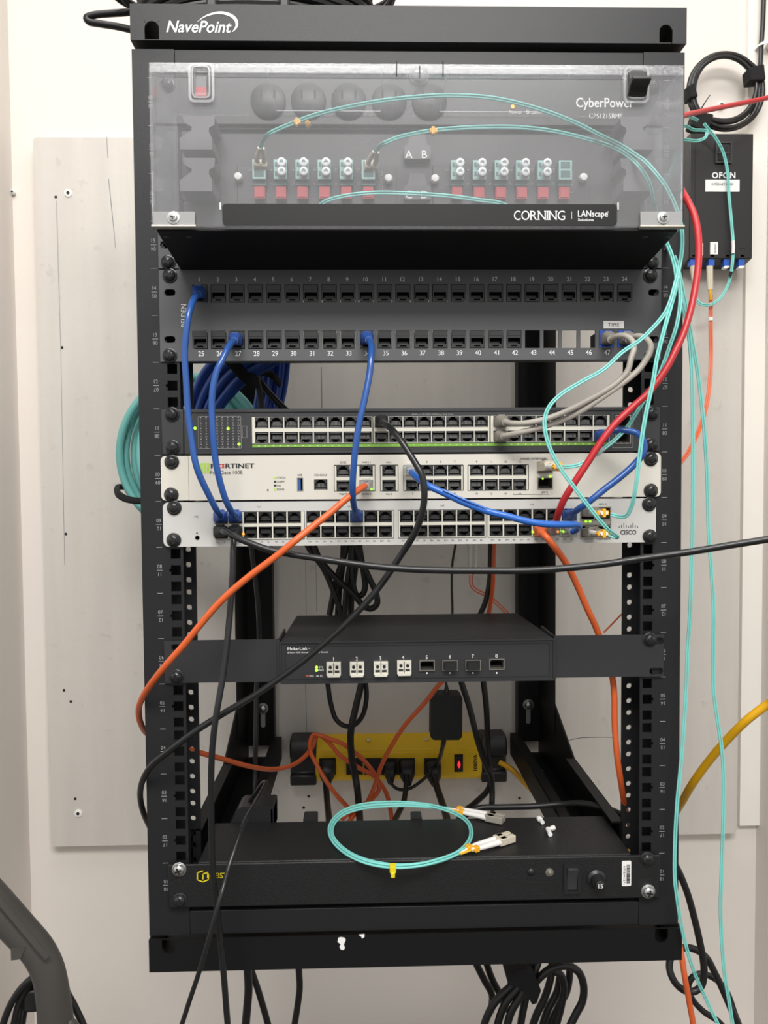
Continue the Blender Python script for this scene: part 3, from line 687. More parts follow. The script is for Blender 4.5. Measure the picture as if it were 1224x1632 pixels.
# ------------------------------------------------------------------ PoE switch
ps = thing('poe_switch', 'dark grey switch with cream port field and green strip, under the empty rack slot', 'switch', (0, .1, zU(11)-UH/2))
z0, z1 = zU(11)-.0217, zU(11)+.0214
yS = -.004
xl, xr = X(295, 0, 690), X(1019, 0, 686)
fz0, fz1 = Zp(705.5, yS, 660), Zp(663.5, yS, 660)
gx = [[X(417.4+23.45*i, yS, 690) for i in range(8)], [X(608.1+22.72*i, yS, 690) for i in range(8)], [X(797+22.8*i, yS, 690) for i in range(8)]]
fx = [(X(402, yS, 690), X(593.5, yS, 690)), (X(595, yS, 690), X(780, yS, 690)), (X(782, yS, 690), X(971, yS, 690))]
zt, zb = Zp(672.6, yS, 660), Zp(696.0, yS, 660)
mb = MB(); mb.plate(xl, xr, z0, z1, yS, 0, [(fx[0][0], fx[2][1], fz0, fz1, None)]+[(X(992, yS)-.0075, X(992, yS)+.0075, Zp(c_, yS, 990)-.00625, Zp(c_, yS, 990)+.00625, None) for c_ in (672, 697)]); mb.box(xl, xr, .022, .20, z0, z1); mb.box(xl, xr, 0, .022, z1-.0015, z1); mb.box(xl, xr, 0, .022, z0, z0+.0015); mb.box(xl, xl+.0015, 0, .022, z0+.0015, z1-.0015); mb.box(xr-.0015, xr, 0, .022, z0+.0015, z1-.0015); bd = obj('chassis', mb, 'switch', ps, bevel=.0006)
mb = MB(); mb.box(xl, xr, yS-.0012, yS, z1-.0035, z1); mb.box(xl, xr, yS-.0012, yS, z0, z0+.0022); obj('front_lip', mb, 'switch', bd, bevel=.0005)
for l, r, e in ((-.2413, xl-.0006, 0), (xr+.0006, .2405, 1)):
    mb = MB(); mb.box(l, r, -.0035, 0, z0, z1); obj('mounting_ear', mb, 'switch', ps, bevel=.001)
PW = .0131
for (a, b), g in zip(fx, gx):
    hl = [(x-PW/2, x+PW/2, z-.0053, z+.0053, None) for x in g for z in (zt, zb)]
    mb = MB(); mb.plate(a, b, fz0, fz1, yS-.0006, 0, hl); obj('port_block', mb, 'field', ps)
sp = [(x, zt) for g in gx for x in g]+[(x, zb) for g in gx for x in g]
def port_a(): return port_mesh(.0131, .0106)
ports(ps, sp, yS-.0004, [0]*24+[1]*24, name='port', key='portA', mk=port_a)
mb = MB(); mb.box(fx[0][0], fx[2][1], yS-.0006, yS, Zp(711.6, yS, 660), Zp(707, yS, 660)); gs = obj('color_strip', mb, 'green', ps, label='light green strip')
mb = MB()
for g in gx:
    for x in g:
        for d in (-.003, .0035): mb.box(x+d-.0008, x+d+.0008, yS-.0008, yS-.0006, Zp(710, yS), Zp(708.8, yS))
obj('strip_marks', mb, 'field', gs)
mb = MB(); a = A(656, 663, yS); b = A(722, 659, yS); mb.text('48-Port 10/100/1000Mbps PoE Link', a.x, b.x, a.z, b.z, yS-.0002)
p = A(316.5, 715, yS); q = A(384, 663, yS)
ring_poly(mb, p.x, q.x, p.z, q.z, .001, .0003, yS-.0003, yS); a = A(386, 698, yS); b = A(393.5, 679, yS); ring_poly(mb, a.x, b.x, a.z, b.z, .0006, .0003, yS-.0003, yS)
nn = 1
for c in range(8):
    for r in range(12):
        x = p.x+(q.x-p.x)*(c+.5)/8; z = q.z-(q.z-p.z)*(r+.5)/12
        if r % 2 == 0: mb.cyl((x, yS, z), (0, -1, 0), .0007, .0003, 8)
        else: mb.num(str(c*6+r//2+1), x, z, .0017, yS-.0003)
a = A(976, 714, yS); b = A(1009, 658, yS); ring_poly(mb, a.x, b.x, a.z, b.z, .001, .0003, yS-.0003, yS)
for t, c in (('49▲', 989), ('50▼', 999)):
    a = A(c, 706.5, yS); mb.num(t[:2], a.x, a.z, .0022, yS-.0003)
a = A(995, 657, yS); mb.num('SFP', a.x, a.z, .0022, yS-.0003)
obj('front_print', mb, 'grey', ps)
def sfp_mesh(w=.0140, h=.0094):
    mb = MB(); t = .0008
    mb.plate(-w/2, w/2, -h/2, h/2, -.0010, .02, [(-w/2+t, w/2-t, -h/2+t, h/2-t, None)], back=False)
    mb.box(-w/2, w/2, .02, .021, -h/2, h/2, 1); mb.box(-w/2+.0015, w/2-.0015, .006, .02, -h/2+t, -h/2+.003, 1); mb.box(-w/2+.002, -w/2+.003, .004, .02, h/2-.003, h/2-t, 2)
    return mb
ports(ps, [(X(992, yS), Zp(672, yS, 990)), (X(992, yS), Zp(697, yS, 990))], yS, [0, 0], ('cage', 'hole', 'contact'), 'sfp_cage', 'sfpA', lambda: sfp_mesh(.0150, .0125))
for a, b in ((311, 682.5), (363.5, 683), (381, 708)): led(ps, a, b, yS-.0006, .0014)
screws(ps, [(273.3, 660), (274.6, 713), (1040, 658.8), (1038.8, 709)], -.0035)

# ------------------------------------------------------------------ firewall
fw = thing('firewall', 'cream firewall with a red and black wordmark, sandwiched between the two 48-port switches', 'firewall', (0, .1, zU(10)-UH/2))
z0, z1 = zU(10)-.0213, zU(10)+.0213; yF = -.006
xl, xr = X(301, yF, 760), X(1011, yF, 760)
blocks = [((533, 741, 597.6, 782.7), (547, 583.5)), ((606.5, 741, 634.3, 782.7), (620,)), ((643.5, 741, 738, 782), (657.8, 680, 702.2, 724.7)), ((746, 740.5, 842, 781.5), (759.7, 782.7, 805.7, 828.6))]
holes = []; bl = []
zt, zb = Zp(750.3, yF, 660), Zp(773.3, yF, 660)
for (a, b, c, d), cols in blocks:
    p = A(a, d, yF); q = A(c, b, yF); holes.append((p.x, q.x, p.z, q.z, None)); bl.append((p, q, [X(k, yF, 762) for k in cols]))
cons = A(511.2, 772.5, yF); usb = A(478.4, 772, yF); sA = A(868.5, 745, yF); sB = A(868.5, 770, yF)
holes += [(cons.x-.0077, cons.x+.0077, cons.z-.0063, cons.z+.0063, None), (usb.x-.0030, usb.x+.0030, usb.z-.0066, usb.z+.0066, None)]
for s in (sA, sB): holes.append((s.x-.0077, s.x+.0077, s.z-.0057, s.z+.0057, None))
mb = MB(); mb.plate(xl, xr, z0, z1, yF, yF+.002, holes); mb.box(xl, xr, .022, .30, z0, z1); mb.box(xl, xl+.002, yF+.002, .022, z0, z1); mb.box(xr-.002, xr, yF+.002, .022, z0, z1); mb.box(xl, xr, yF+.002, .022, z1-.002, z1); mb.box(xl, xr, yF+.002, .022, z0, z0+.002)
obj('chassis', mb, 'cream', fw, bevel=.0006)
for l, r, sgn in ((-.2425, xl-.0008, -1), (xr+.0008, .2415, 1)):
    pts = rr_poly(l, r, z0, z1, .0045); pts = [((r if sgn < 0 else l) if (sgn < 0 and x > r-.0046) or (sgn > 0 and x < l+.0046) else x, z) for x, z in pts]
    mb = MB(); mb.prism(pts, -.0035, -.0005); obj('mounting_ear', mb, 'cream', fw, bevel=.0006)
for p, q, xs in bl:
    hl = [(x-.0065, x+.0065, z-.0053, z+.0053, None) for x in xs for z in (zt, zb)]
    mb = MB(); mb.plate(p.x+.0002, q.x-.0002, p.z+.0002, q.z-.0002, yF+.0003, .004, hl); ring_poly(mb, p.x-.0004, q.x+.0004, p.z-.0004, q.z+.0004, .0008, .0006, yF-.0002, yF, 1); obj('port_block', mb, ['field', 'ink'], fw)
def port_b(): return port_mesh(.0130, .0106)
sp = [(x, zt) for _, _, xs in bl for x in xs]+[(x, zb) for _, _, xs in bl for x in xs]
ports(fw, sp, yF+.0006, [0]*11+[1]*11, name='port', key='portA', mk=port_b)
ports(fw, [(cons.x, cons.z)], yF+.0006, [0], name='port', key='portA', mk=port_b, labels=['console port set apart from the rest'])
mb = MB(); ring_poly(mb, cons.x-.0077, cons.x+.0077, cons.z-.0063, cons.z+.0063, .0005, .0013, yF-.0001, .004); obj('console_bezel', mb, 'field', fw)
mb = MB(); mb.plate(usb.x-.0030, usb.x+.0030, usb.z-.0066, usb.z+.0066, yF-.0003, .008, [(usb.x-.0023, usb.x+.0023, usb.z-.0059, usb.z+.0059, None)], 0); mb.box(usb.x-.0022, usb.x+.0004, yF+.001, .008, usb.z-.0056, usb.z+.0056, 1); mb.box(usb.x-.0023, usb.x+.0023, .007, .008, usb.z-.006, usb.z+.006, 2); obj('usb_port', mb, ['cage', 'usb', 'hole'], fw, label='upright blue USB port')
ports(fw, [(sA.x, sA.z), (sB.x, sB.z)], yF, [0, 0], ('cage', 'hole', 'contact'), 'sfp_cage', 'sfpB', lambda: sfp_mesh(.0152, .0112))
mb = MB(); yy = yF-.0003
a = A(336, 746.6, yF); b = A(406.5, 738.4, yF); wd = b.x-a.x
def part_text(t, u0, u1, mi): mb.text(t, a.x+wd*u0, a.x+wd*u1, a.z, b.z, yy, mi, bold=.03)
part_text('F', 0, .105, 0); part_text('RTINET', .33, .985, 0)
for i in range(3):
    for j in range(3):
        if (i, j) == (1, 1): continue
        x = a.x+wd*(.135+.06*i); h = (b.z-a.z)/3; mb.box(x, x+wd*.05, yy, yF, a.z+h*j+.0002, a.z+h*(j+1)-.0002, 1)
mb.box(a.x+wd*.99, a.x+wd, yy, yF, a.z, a.z+.0006)
c = A(335.4, 755.8, yF); d = A(386.5, 750, yF); mb.text('FortiGate 100E', c.x, d.x, c.z, d.z, yy, 2)
for i, u in enumerate((321, 326.5, 332)):
    p = A(u-2, 754.5, yF); q = A(u+2.2, 737.5, yF)
    for j in range(3): h = (q.z-p.z)/3; mb.box(p.x, q.x, yy, yF, p.z+h*j+(.0003 if i != 1 else 0), p.z+h*(j+1)-(.0003 if i != 1 else 0), 3)
obj('logo', mb, ['ink', 'redink', 'ink', 'limeink'], fw, label='wordmark in black, red and lime')
mb = MB()
for i, t in enumerate(('STATUS', 'ALARM', 'HA', 'POWER')):
    p = A(441.5, 761.4+6.2*i, yF); v, _ = text_geo(t); mb.text(t, p.x, p.x+.0011*len(t)+.0016, p.z-.0010, p.z+.0010, yy, 2)
    q = A(438.5, 761.4+6.2*i, yF); mb.box(q.x-.0011, q.x+.0011, yy, yF, q.z-.0010, q.z+.0010, 3 if i in (0, 3) else 0)
obj('status_print', mb, ['ink', 'redink', 'ink', 'limeink'], fw)
mb = MB()
pr = {}
def clu(x): k = sum(x > q for q in (530, 600, 640, 742, 840)); return pr.setdefault(k, MB())
for t, x, y_ in (('USB', 478, 757), ('CONSOLE', 511, 757), ('DMZ', 547, 736.8), ('WAN 1', 583.5, 736.8), ('MGMT', 547, 787.3), ('WAN 2', 584, 787.3), ('HA 1', 620, 736.6), ('HA 2', 620, 787.3), ('SFP 1', 868, 733), ('SFP 2', 868, 784.5), ('SHARED INTERFACES', 850, 731)):
    p = A(x, y_, yF); clu(x).num(t, p.x, p.z, .0019, yy, 2)
for i, x in enumerate((657.8, 680, 702.2, 724.7, 759.7, 782.7, 805.7, 828.6)):
    n = 1+2*i
    p = A(x, 736, yF); clu(x).num(str(n), p.x, p.z, .002, yy, 2); p = A(x, 786.5, yF); clu(x).num(str(n+1), p.x, p.z, .002, yy, 2)
for y1_, y2_ in ((731.5, 734), (788, 785.5)):
    for x in (818, 880): p = A(x, y1_, yF); q = A(x, y2_, yF); clu(x).box(p.x-.0001, p.x+.0001, yy, yF, min(p.z, q.z), max(p.z, q.z), 2)
p = A(875, 788, yF); q = A(818, 788, yF); clu(818).box(q.x, p.x, yy, yF, p.z, p.z+.0002, 2)
for k in sorted(pr): obj('port_print', pr[k], ['ink', 'redink', 'ink', 'limeink'], fw)
led(fw, 592, 779.5, yF, .0014); led(fw, 865, 763, yF-.0012, .0009); led(fw, 877, 759.5, yF-.0012, .0011)
mb = MB(); p = A(427, 781, yF); mb.cyl((p.x, yF, p.z), (0, -1, 0), .0009, .0003, 10, 0); obj('reset_hole', mb, 'ink', fw)
screws(fw, [(272.7, 736), (272, 788.4), (1038.8, 731), (1038.8, 782)], -.0035)

# ------------------------------------------------------------------ 48 port switch, pale grey
cs = thing('access_switch', 'pale grey 48-port switch directly under the cream firewall', 'switch', (0, .1, zU(9)-UH/2))
z0, z1 = zU(9)-.0215, zU(9)+.0215; yC = -.0040
gcols = [[352.6+23.35*i for i in range(6)], [499.8+22.9*i for i in range(6)], [648.1+22.7*i for i in range(6)], [790.6+23.0*i for i in range(6)]]
zt, zb = Zp(822.8, yC, 660), Zp(846.3, yC, 660)
cz0_, cz1_ = Zp(857.5, yC, 660), Zp(812.5, yC, 660)
ed = [(344, 485.5), (488.5, 627.5), (634.5, 774.5), (777.5, 919)]
holes = [(X(a, yC, 835), X(b, yC, 835), cz0_, cz1_, None) for a, b in ed]
sq = [A(936, 818, yC), A(961.5, 818, yC), A(936, 848, yC), A(961.5, 848, yC)]
holes.append((X(925, yC, 832), X(974, yC, 832), Zp(857, yC, 950), Zp(808, yC, 950), None))
pts0, pts1 = -.2412, .2368
mb = MB(); mb.plate(pts0+.006, pts1-.006, z0, z1, yC, yC+.003, holes)
for l, r, s in ((pts0, pts0+.006, -1), (pts1-.006, pts1, 1)):
    pl = rr_poly(l, r+.006 if s < 0 else r, z0, z1, .0055) if s < 0 else rr_poly(l-.006, r, z0, z1, .0055)
    pl = [((min(x, r) if s < 0 else max(x, l)), z) for x, z in pl]; mb.prism(pl, yC, yC+.003)
mb.box(-.2200, .2200, .022, .31, z0, z1); mb.box(-.22, .22, yC+.003, .022, z1-.002, z1); mb.box(-.22, .22, yC+.003, .022, z0, z0+.002)
obj('chassis', mb, 'silver', cs)
pp_ = []
for (a, b), cols in zip(ed, gcols):
    xs = [X(c, yC, 835) for c in cols]; pp_ += xs
    hl = [(x-.0064, x+.0064, z-.0056, z+.0056, None) for x in xs for z in (zt, zb)]
    mb = MB(); mb.plate(X(a, yC, 835)+.0002, X(b, yC, 835)-.0002, cz0_+.0002, cz1_-.0002, yC-.0004, .004, hl); ring_poly(mb, X(a, yC, 835), X(b, yC, 835), cz0_, cz1_, .0006, .0004, yC-.0006, yC-.0002, 1); obj('port_block', mb, ['field', 'ink'], cs)
def port_c(): return port_mesh(.0128, .0112)
sp = [(x, zt) for x in pp_]+[(x, zb) for x in pp_]
ports(cs, sp, yC-.0001, [0]*24+[1]*24, ('hole', 'hole', 'dark'), 'port', 'portC', port_c)
ports(cs, [(s.x, s.z) for s in sq], yC, [0]*4, ('cage', 'hole', 'contact'), 'sfp_cage', 'sfpC', lambda: sfp_mesh(.0144, .0130))
mb = MB(); p = A(925, 857, yC); q = A(974, 808, yC); mb.box(p.x, q.x, .006, .012, p.z, q.z, 0); ring_poly(mb, p.x, q.x, p.z, q.z, .0006, .0007, yC-.0006, .006, 1); m_ = A(950, 833, yC); mb.box(p.x, q.x, yC, .006, m_.z-.0022, m_.z+.0022, 1)
sf = obj('sfp_block', mb, ['hole', 'cage'], cs)
mb = MB(); yy = yC-.0003
a = A(988.5, 852, yC); b = A(1014, 844.5, yC); mb.text('CISCO', a.x, b.x, a.z, b.z, yy, bold=.02)
for i, h in enumerate((1.3, 2.4, 4.2, 2.4, 1.3, 2.4, 4.2, 2.4, 1.3)):
    p = A(987+i*3.62, 840, yC); mb.box(p.x-.00032, p.x+.00032, yy, yC, p.z-.0006*1.2, p.z-.0007+h*.00115)
for t, x, y_ in (('SFP+ 01', 961, 803.5), ('SFP- 02', 938, 858.8), ('SFP- 03', 961, 858.8), ('1x1', 413, 807.5), ('1x2', 556, 807), ('1x3', 705, 805.5), ('1x4', 848, 803.5), ('SYS', 313, 823.5)):
    p = A(x, y_, yC); mb.num(t, p.x, p.z, .0018, yy)
for i, c in enumerate([c for g in gcols for c in g]):
    for k, d in ((0, -5.5), (1, 5.5)):
        p = A(c+d, 861, yC); p.z = Zp(861.5, yC, 660); mb.num(str(2*i+1+k)+('-' if k else '='), p.x, p.z, .0016, yy)
p = A(314, 849.5, yC); mb.cyl((p.x, yC, p.z), (0, -1, 0), .0008, .0003, 10); p = A(314.5, 857, yC); mb.lathe((p.x, yC, p.z), (0, -1, 0), [(0, .0022), (.0003, .0022), (.0003, .0016), (0, .0016)], 14)
obj('front_print', mb, ['ink'], cs)
for a, b, k, l in ((849, 848, 'gled', 'lit green light'), (889, 847.5, 'oled', 'lit amber light'), (894, 846, 'gled', 'lit green light'), (898, 847.5, 'gled', 'lit green light'), (934, 831, 'gled', 'lit green light'), (940.5, 831, 'gled', 'lit green light'), (388, 851, 'oled', 'lit amber light')): led(cs, a, b, yC-.0010, .0012, k, l)
screws(cs, [(276.6, 809.4), (276, 861), (1036, 803.6), (1037, 855)], yC)

# ------------------------------------------------------------------ small eight port fibre switch on wide brackets
mk = thing('fiber_switch', 'charcoal eight-port desktop switch on wide bracket ears in the open middle bay', 'switch', (0, .08, zU(6)-UH/2))
yM = -.010; x0, x1 = X(446.5, yM, 1050), X(883, yM, 1050); z0, z1 = Zp(1087, yM, 660), Zp(1020.5, yM, 660)
tb = A(660, 979, .172).z; dz = z1-tb
mb = MB()
mh = [(A(a_, b_, yM).x-.0074, A(a_, b_, yM).x+.0074, A(a_, b_, yM).z-.0053, A(a_, b_, yM).z+.0053, None) for a_, b_ in ((680.5, 1060.5), (791.5, 1058.5))]
mb.plate(x0, x1, z0, z1, yM, yM+.002, mh); k_ = dz*.022/.182
for l_, r_, t_, u_ in ((x0, x1, z0, z0+.0015), (x0, x1, z1-.0015, z1), (x0, x0+.0015, z0, z1), (x1-.0015, x1, z0, z1)):
    v = [(x, y, z-(k_ if y > .005 else 0)) for x in (l_, r_) for y in (yM+.002, .0121) for z in (t_, u_)]
    mb.add(v, [(0, 1, 3, 2), (4, 6, 7, 5), (0, 4, 5, 1), (2, 3, 7, 6), (0, 2, 6, 4), (1, 5, 7, 3)])
v = [(x, y, z-(dz if y > .1 else k_)) for x in (x0, x1) for y in (.012, .172) for z in (z0, z1)]
mb.add(v, [(0, 1, 3, 2), (4, 6, 7, 5), (0, 4, 5, 1), (2, 3, 7, 6), (0, 2, 6, 4), (1, 5, 7, 3)])
bd = obj('chassis', mb, 'mok', mk, bevel=.0008)
mb = MB(); p = A(454, 1083, yM); q = A(877, 1023, yM); ring_poly(mb, p.x, q.x, p.z, q.z, .003, .0009, yM-.0009, yM); ring_poly(mb, x0, x1, z0, z1, .001, .0012, yM-.0016, yM); obj('front_bezel', mb, 'mok', bd)
for l, r, holes, e in ((-.2425, x0-.0006, [slot(283, 1030, .0105, .0058)], 0), (x1+.0006, .2420, [slot(1043.5, 1068, .0135, .0062), slot(1046, 1020, .012, .0062)], 1)):
    mb = MB(); za, zb_ = zU(6)-.0205, zU(6)+.0208
    mb.plate(l, r, za, zb_, -.004, -.002, holes); xx = (r-.002, r) if e == 0 else (l, l+.002); mb.box(*xx, -.008, .05, za, zb_); obj('bracket_ear', mb, 'mok', mk, bevel=.0006)
def duplex_mesh():
    mb = MB(); mb.box(-.0068, .0068, -.004, 0, -.0064, .0064); mb.box(-.0060, .0060, -.0048, -.004, -.0078, -.0052)
    for x in (-.0032, .0032): mb.cyl((x, -.0041, .0018), (0, -1, 0), .0016, .0003, 12, 1); mb.box(x-.0022, x+.0022, -.0043, -.004, -.0034, -.0012, 2); mb.box(x-.0025, x+.0025, -.0046, -.004, .0040, .0060, 0)
    mb.box(-.0003, .0003, -.0042, -.004, -.005, .006, 2); return mb
cm = [(532, 1065), (569, 1064.5), (607, 1064), (644, 1062.5)]
ports(mk, [(X(a, yM, b), A(a, b, yM).z) for a, b in cm], yM, [0]*4, ('field', 'hole', 'dark'), 'transceiver', 'trx', duplex_mesh, labels=['white duplex transceiver']*4)
ports(mk, [(A(a, b, yM).x, A(a, b, yM).z) for a, b in ((680.5, 1060.5), (791.5, 1058.5))], yM-.0006, [0, 0], ('cage', 'hole', 'contact'), 'sfp_cage', 'sfpM', lambda: sfp_mesh(.0148, .0106))
def plugged():
    mb = MB(); mb.box(-.0074, .0074, -.001, 0, -.0052, .0052, 0); mb.box(-.0050, .0050, -.0045, -.001, -.0034, .0030, 1); mb.box(-.006, .006, -.0055, -.0045, -.0040, -.0008, 1); ring_poly(mb, -.0074, .0074, -.0052, .0052, .0004, .0006, -.0014, -.001, 2); return mb
ports(mk, [(A(a, b, yM).x, A(a, b, yM).z) for a, b in ((717, 1060), (753.5, 1059.5))], yM-.0006, [0, 0], ('hole', 'black', 'cage'), 'dust_plug', 'dustp', plugged, labels=['black plug in the port']*2)
mb = MB(); yy = yM-.0003
a = A(458.5, 1036.3, yM); b = A(490, 1031, yM); mb.text('MokerLink', a.x, b.x, a.z, b.z, yy, bold=.006)
p = A(493, 1033.5, yM); mb.box(p.x-.0008, p.x+.0008, yy, yM, p.z-.0002, p.z+.0002)
a = A(458.5, 1042, yM); b = A(523, 1038, yM); mb.text('8-Port 10G Unmanaged Fiber Switch', a.x, b.x, a.z, b.z, yy)
for i, (x, y_) in enumerate(((531.5, 1050), (568.5, 1049.5), (606, 1049), (642.5, 1047.5), (680, 1047.2), (717, 1046.5), (753.5, 1046), (791, 1045))):
    p = A(x, y_, yM); mb.num(str(i+1), p.x, p.z, .0036, yy, squash=.9)
for t, x, y_ in (('SYS', 511.5, 1063.5), ('PWR', 511.5, 1068), ('10G', 496.5, 1077), ('1G', 512.5, 1077)): p = A(x, y_, yM); mb.num(t, p.x, p.z, .002, yy)
p = A(506, 1077.2, yM); mb.box(p.x-.0012, p.x+.0012, yy, yM, p.z-.0003, p.z+.0003)
for x in (680.5, 717, 753.5, 791.5): p = A(x, 1072.5, yM); mb.cyl((p.x, yM, p.z), (0, -1, 0), .0009, .0003, 8)
p = A(489.5, 1077.2, yM); mb.box(p.x-.0014, p.x+.0014, yy, yM, p.z-.0004, p.z+.0004, 1)
obj('front_print', mb, ['white', 'orange'], mk)
led(mk, 504.5, 1063.5, yM-.0006, .0014); led(mk, 504.5, 1068.2, yM-.0006, .0014)
screws(mk, [(280.6, 1079.5), (1037, 1020)], -.004)

# ------------------------------------------------------------------ black power distribution unit at the bottom
gd = thing('power_distribution_unit', 'black power unit with a small yellow logo, lowest in the rack', 'power unit', (0, .04, zU(1)-UH/2))
yG = -.006; x0, x1 = X(315, yG, 1400), X(1007, yG, 1390); z0, z1 = Zp(1439, yG, 660), Zp(1369, yG, 660)
mb = MB(); mb.box(x0, x1, yG+.002, .083, z0, z1); mb.box(-.2425, .2425, yG-.0005, yG+.002, z0, z1-.0008); bd = obj('chassis', mb, 'geist', gd, bevel=.0012)
GZ = z1
mb = MB(); p = A(882.5, 1400, yG); pw, ph = .0135, .0248
p = A(911, 1399, yG); ring_poly(mb, p.x-.0082, p.x+.0082, p.z-.0150, p.z+.0150, .0014, .003, yG-.003, yG)
mb.box(p.x-.0055, p.x+.0055, yG-.001, yG, p.z-.0122, p.z+.0122, 1)
sw = obj('power_switch', mb, ['black', 'hole'], gd)
mb = MB(); mb.prism_x([(yG-.001, p.z-.0116), (yG-.001, p.z+.0116), (yG-.0068, p.z+.0116), (yG-.0060, p.z+.009), (yG-.0022, p.z-.002), (yG-.0016, p.z-.0116)], p.x-.0050, p.x+.0050); obj('rocker', mb, 'dark', sw, bevel=.0004)
mb = MB(); p = A(950, 1400, yG); mb.lathe((p.x, yG, p.z), (0, -1, 0), [(0, .0095), (.002, .0095), (.003, .0082), (.004, .0070), (.010, .0062), (.010, .0050), (.014, .0046), (.0145, .0040), (.0145, .0001)], 24); bk = obj('breaker_button', mb, 'black', gd, label='round breaker button marked 15')
mb = MB(); mb.num('15', p.x, p.z, .0042, yG-.0148, bold=.015); obj('lettering', mb, 'white', bk)
mb = MB(); p = A(846, 1389, yG); mb.lathe((p.x, yG, p.z), (0, -1, 0), [(0, .0040), (.0016, .0036), (.0028, .002), (.003, .0001)], 14); obj('plug_button', mb, 'black', gd)
mb = MB(); p = A(875.5, 1389.5, yG); mb.lathe((p.x, yG, p.z), (0, -1, 0), [(0, .0042), (.0012, .0040), (.0013, .0026), (.0028, .002), (.0034, .0001)], 14); obj('indicator_lamp', mb, 'cage', gd, label='small clear indicator lamp')
mb = MB(); p = A(991, 1412, yG-.0008); q = A(1006, 1372, yG-.0008); mb.prism(rr_poly(p.x, q.x, p.z, q.z, .001), yG-.0009, yG-.0004)
lb = obj('barcode_label', mb, 'label', gd, label='white barcode sticker'); mb = MB(); z = p.z+.0022
while z < q.z-.004: h = random.choice((.0003, .0005, .0008)); mb.box(p.x+.0046, q.x-.0012, yG-.0011, yG-.0009, z, z+h); z += h+random.choice((.0003, .0005))
mb.text('NT:BW1271', p.x+.0014, p.x+.0034, p.z+.002, q.z-.005, yG-.0011, rot=3); obj('barcode', mb, 'ink', lb)
mb = MB(); yy = yG-.0009
def seg(a, b, w=.0006):
    p = A(*a, yy); q = A(*b, yy); d = Vector((q.x-p.x, 0, q.z-p.z)).normalized(); n = Vector((-d.z, 0, d.x))*w
    p = p-d*w*.6; q = q+d*w*.6; mb.add([p-n, q-n, q+n, p+n], [(0, 1, 2, 3)])
hexp = [(323, 1388), (314.5, 1391), (314.5, 1402), (323, 1405.5), (332, 1402), (332, 1393)]
for i in range(5): seg(hexp[i], hexp[i+1])
seg((331, 1390.5), (323.5, 1393)); seg((323.5, 1393), (323.5, 1401)); seg((331, 1390.5), (331, 1399))
a = A(334, 1400, yy); b = A(362, 1391, yy); mb.text('GEIST', a.x, b.x, a.z, b.z, yy, bold=.006); obj('logo', mb, 'yelink', gd, label='yellow hexagon logo and lettering')
screws(gd, [(286, 1436.6), (1033, 1371)], yG-.0005); screws(gd, [(284.5, 1387.6), (1034.5, 1422.7)], yG-.0005, 's', 'bright steel screw')
mb = MB(); a, b = A(372, 1310, .09), A(437, 1281, .09); mb.prism([(a.x-.008, a.z-.01), (b.x, a.z-.01), (b.x, b.z-.001), (b.x-.001, b.z), (a.x+.01, b.z), (a.x+.006, b.z-.003)], .083, .115); mb.box(b.x-.004, b.x, .083, .12, a.z-.01, b.z-.002); obj('rear_plug_block', mb, 'black', gd, bevel=.001)
for a, b in ((484, 506), (655, 672)):
    p = A(a, 1308, .09); q = A(b, 1299, .09); mb = MB(); mb.prism(rr_poly(p.x, q.x, p.z-.01, q.z, .0015), .083, .10); obj('rear_outlet', mb, 'black', gd)
# ------------------------------------------------------------------ cables: routes are given as photo pixel + real depth
def route(pts):                # a route that leaves the picture runs on a little in the room
    P = [A(*p) for p in pts]
    for e in (-1, 0):
        x, y, Y = pts[e]; L = None
        if y >= 1645: L = [P[e]+Vector((.004, .004, -.15)), P[e]+Vector((.010, .012, -.38))]
        elif x >= 1240 and Y < .12: L = [P[e]+Vector((.12, -.01, .01)), P[e]+Vector((.32, -.04, .0))]
        if L: P = P+L if e == -1 else L[::-1]+P
    return P
def cab(name, label, pts, r, m, group=None, cat='cable', n=10, sub=8, parent=None, mb=None, raw=None):
    mb = mb or MB(); mb.tube(raw or route(pts), r, n, 0, sub)
    return obj(name, mb, m, parent, label=label, cat=cat if parent is None else None, group=group)
def duplex(name, label, pts, m='aqua', r=.00088, off=.00095, group=None, sub=8, parent=None, raw=None):
    P = smooth(raw or route(pts), sub); mb = MB(); k = len(P)
    for s in (-1, 1):
        Q = []
        for i in range(k):
            t = (P[min(i+1, k-1)]-P[max(i-1, 0)]).normalized(); v = (P[i]-CAM).normalized(); w = t.cross(v)
            w = w.normalized() if w.length > 1e-4 else Vector((1, 0, 0)); Q.append(P[i]+w*off*s)
        mb.tube(Q, r, 8, 0, raw=True)
    return obj(name, mb, m, parent, label=label, cat='cable' if parent is None else None, group=group)
def sq_ring(c, hw, hh, e, n=20):                       # superellipse ring facing -y
    o = []
    for i in range(n):
        t = 2*PI*i/n; co, si = math.cos(t), math.sin(t)
        o.append(Vector((c[0]+hw*math.copysign(abs(co)**e, co), c[1], c[2]+hh*math.copysign(abs(si)**e, si))))
    return o
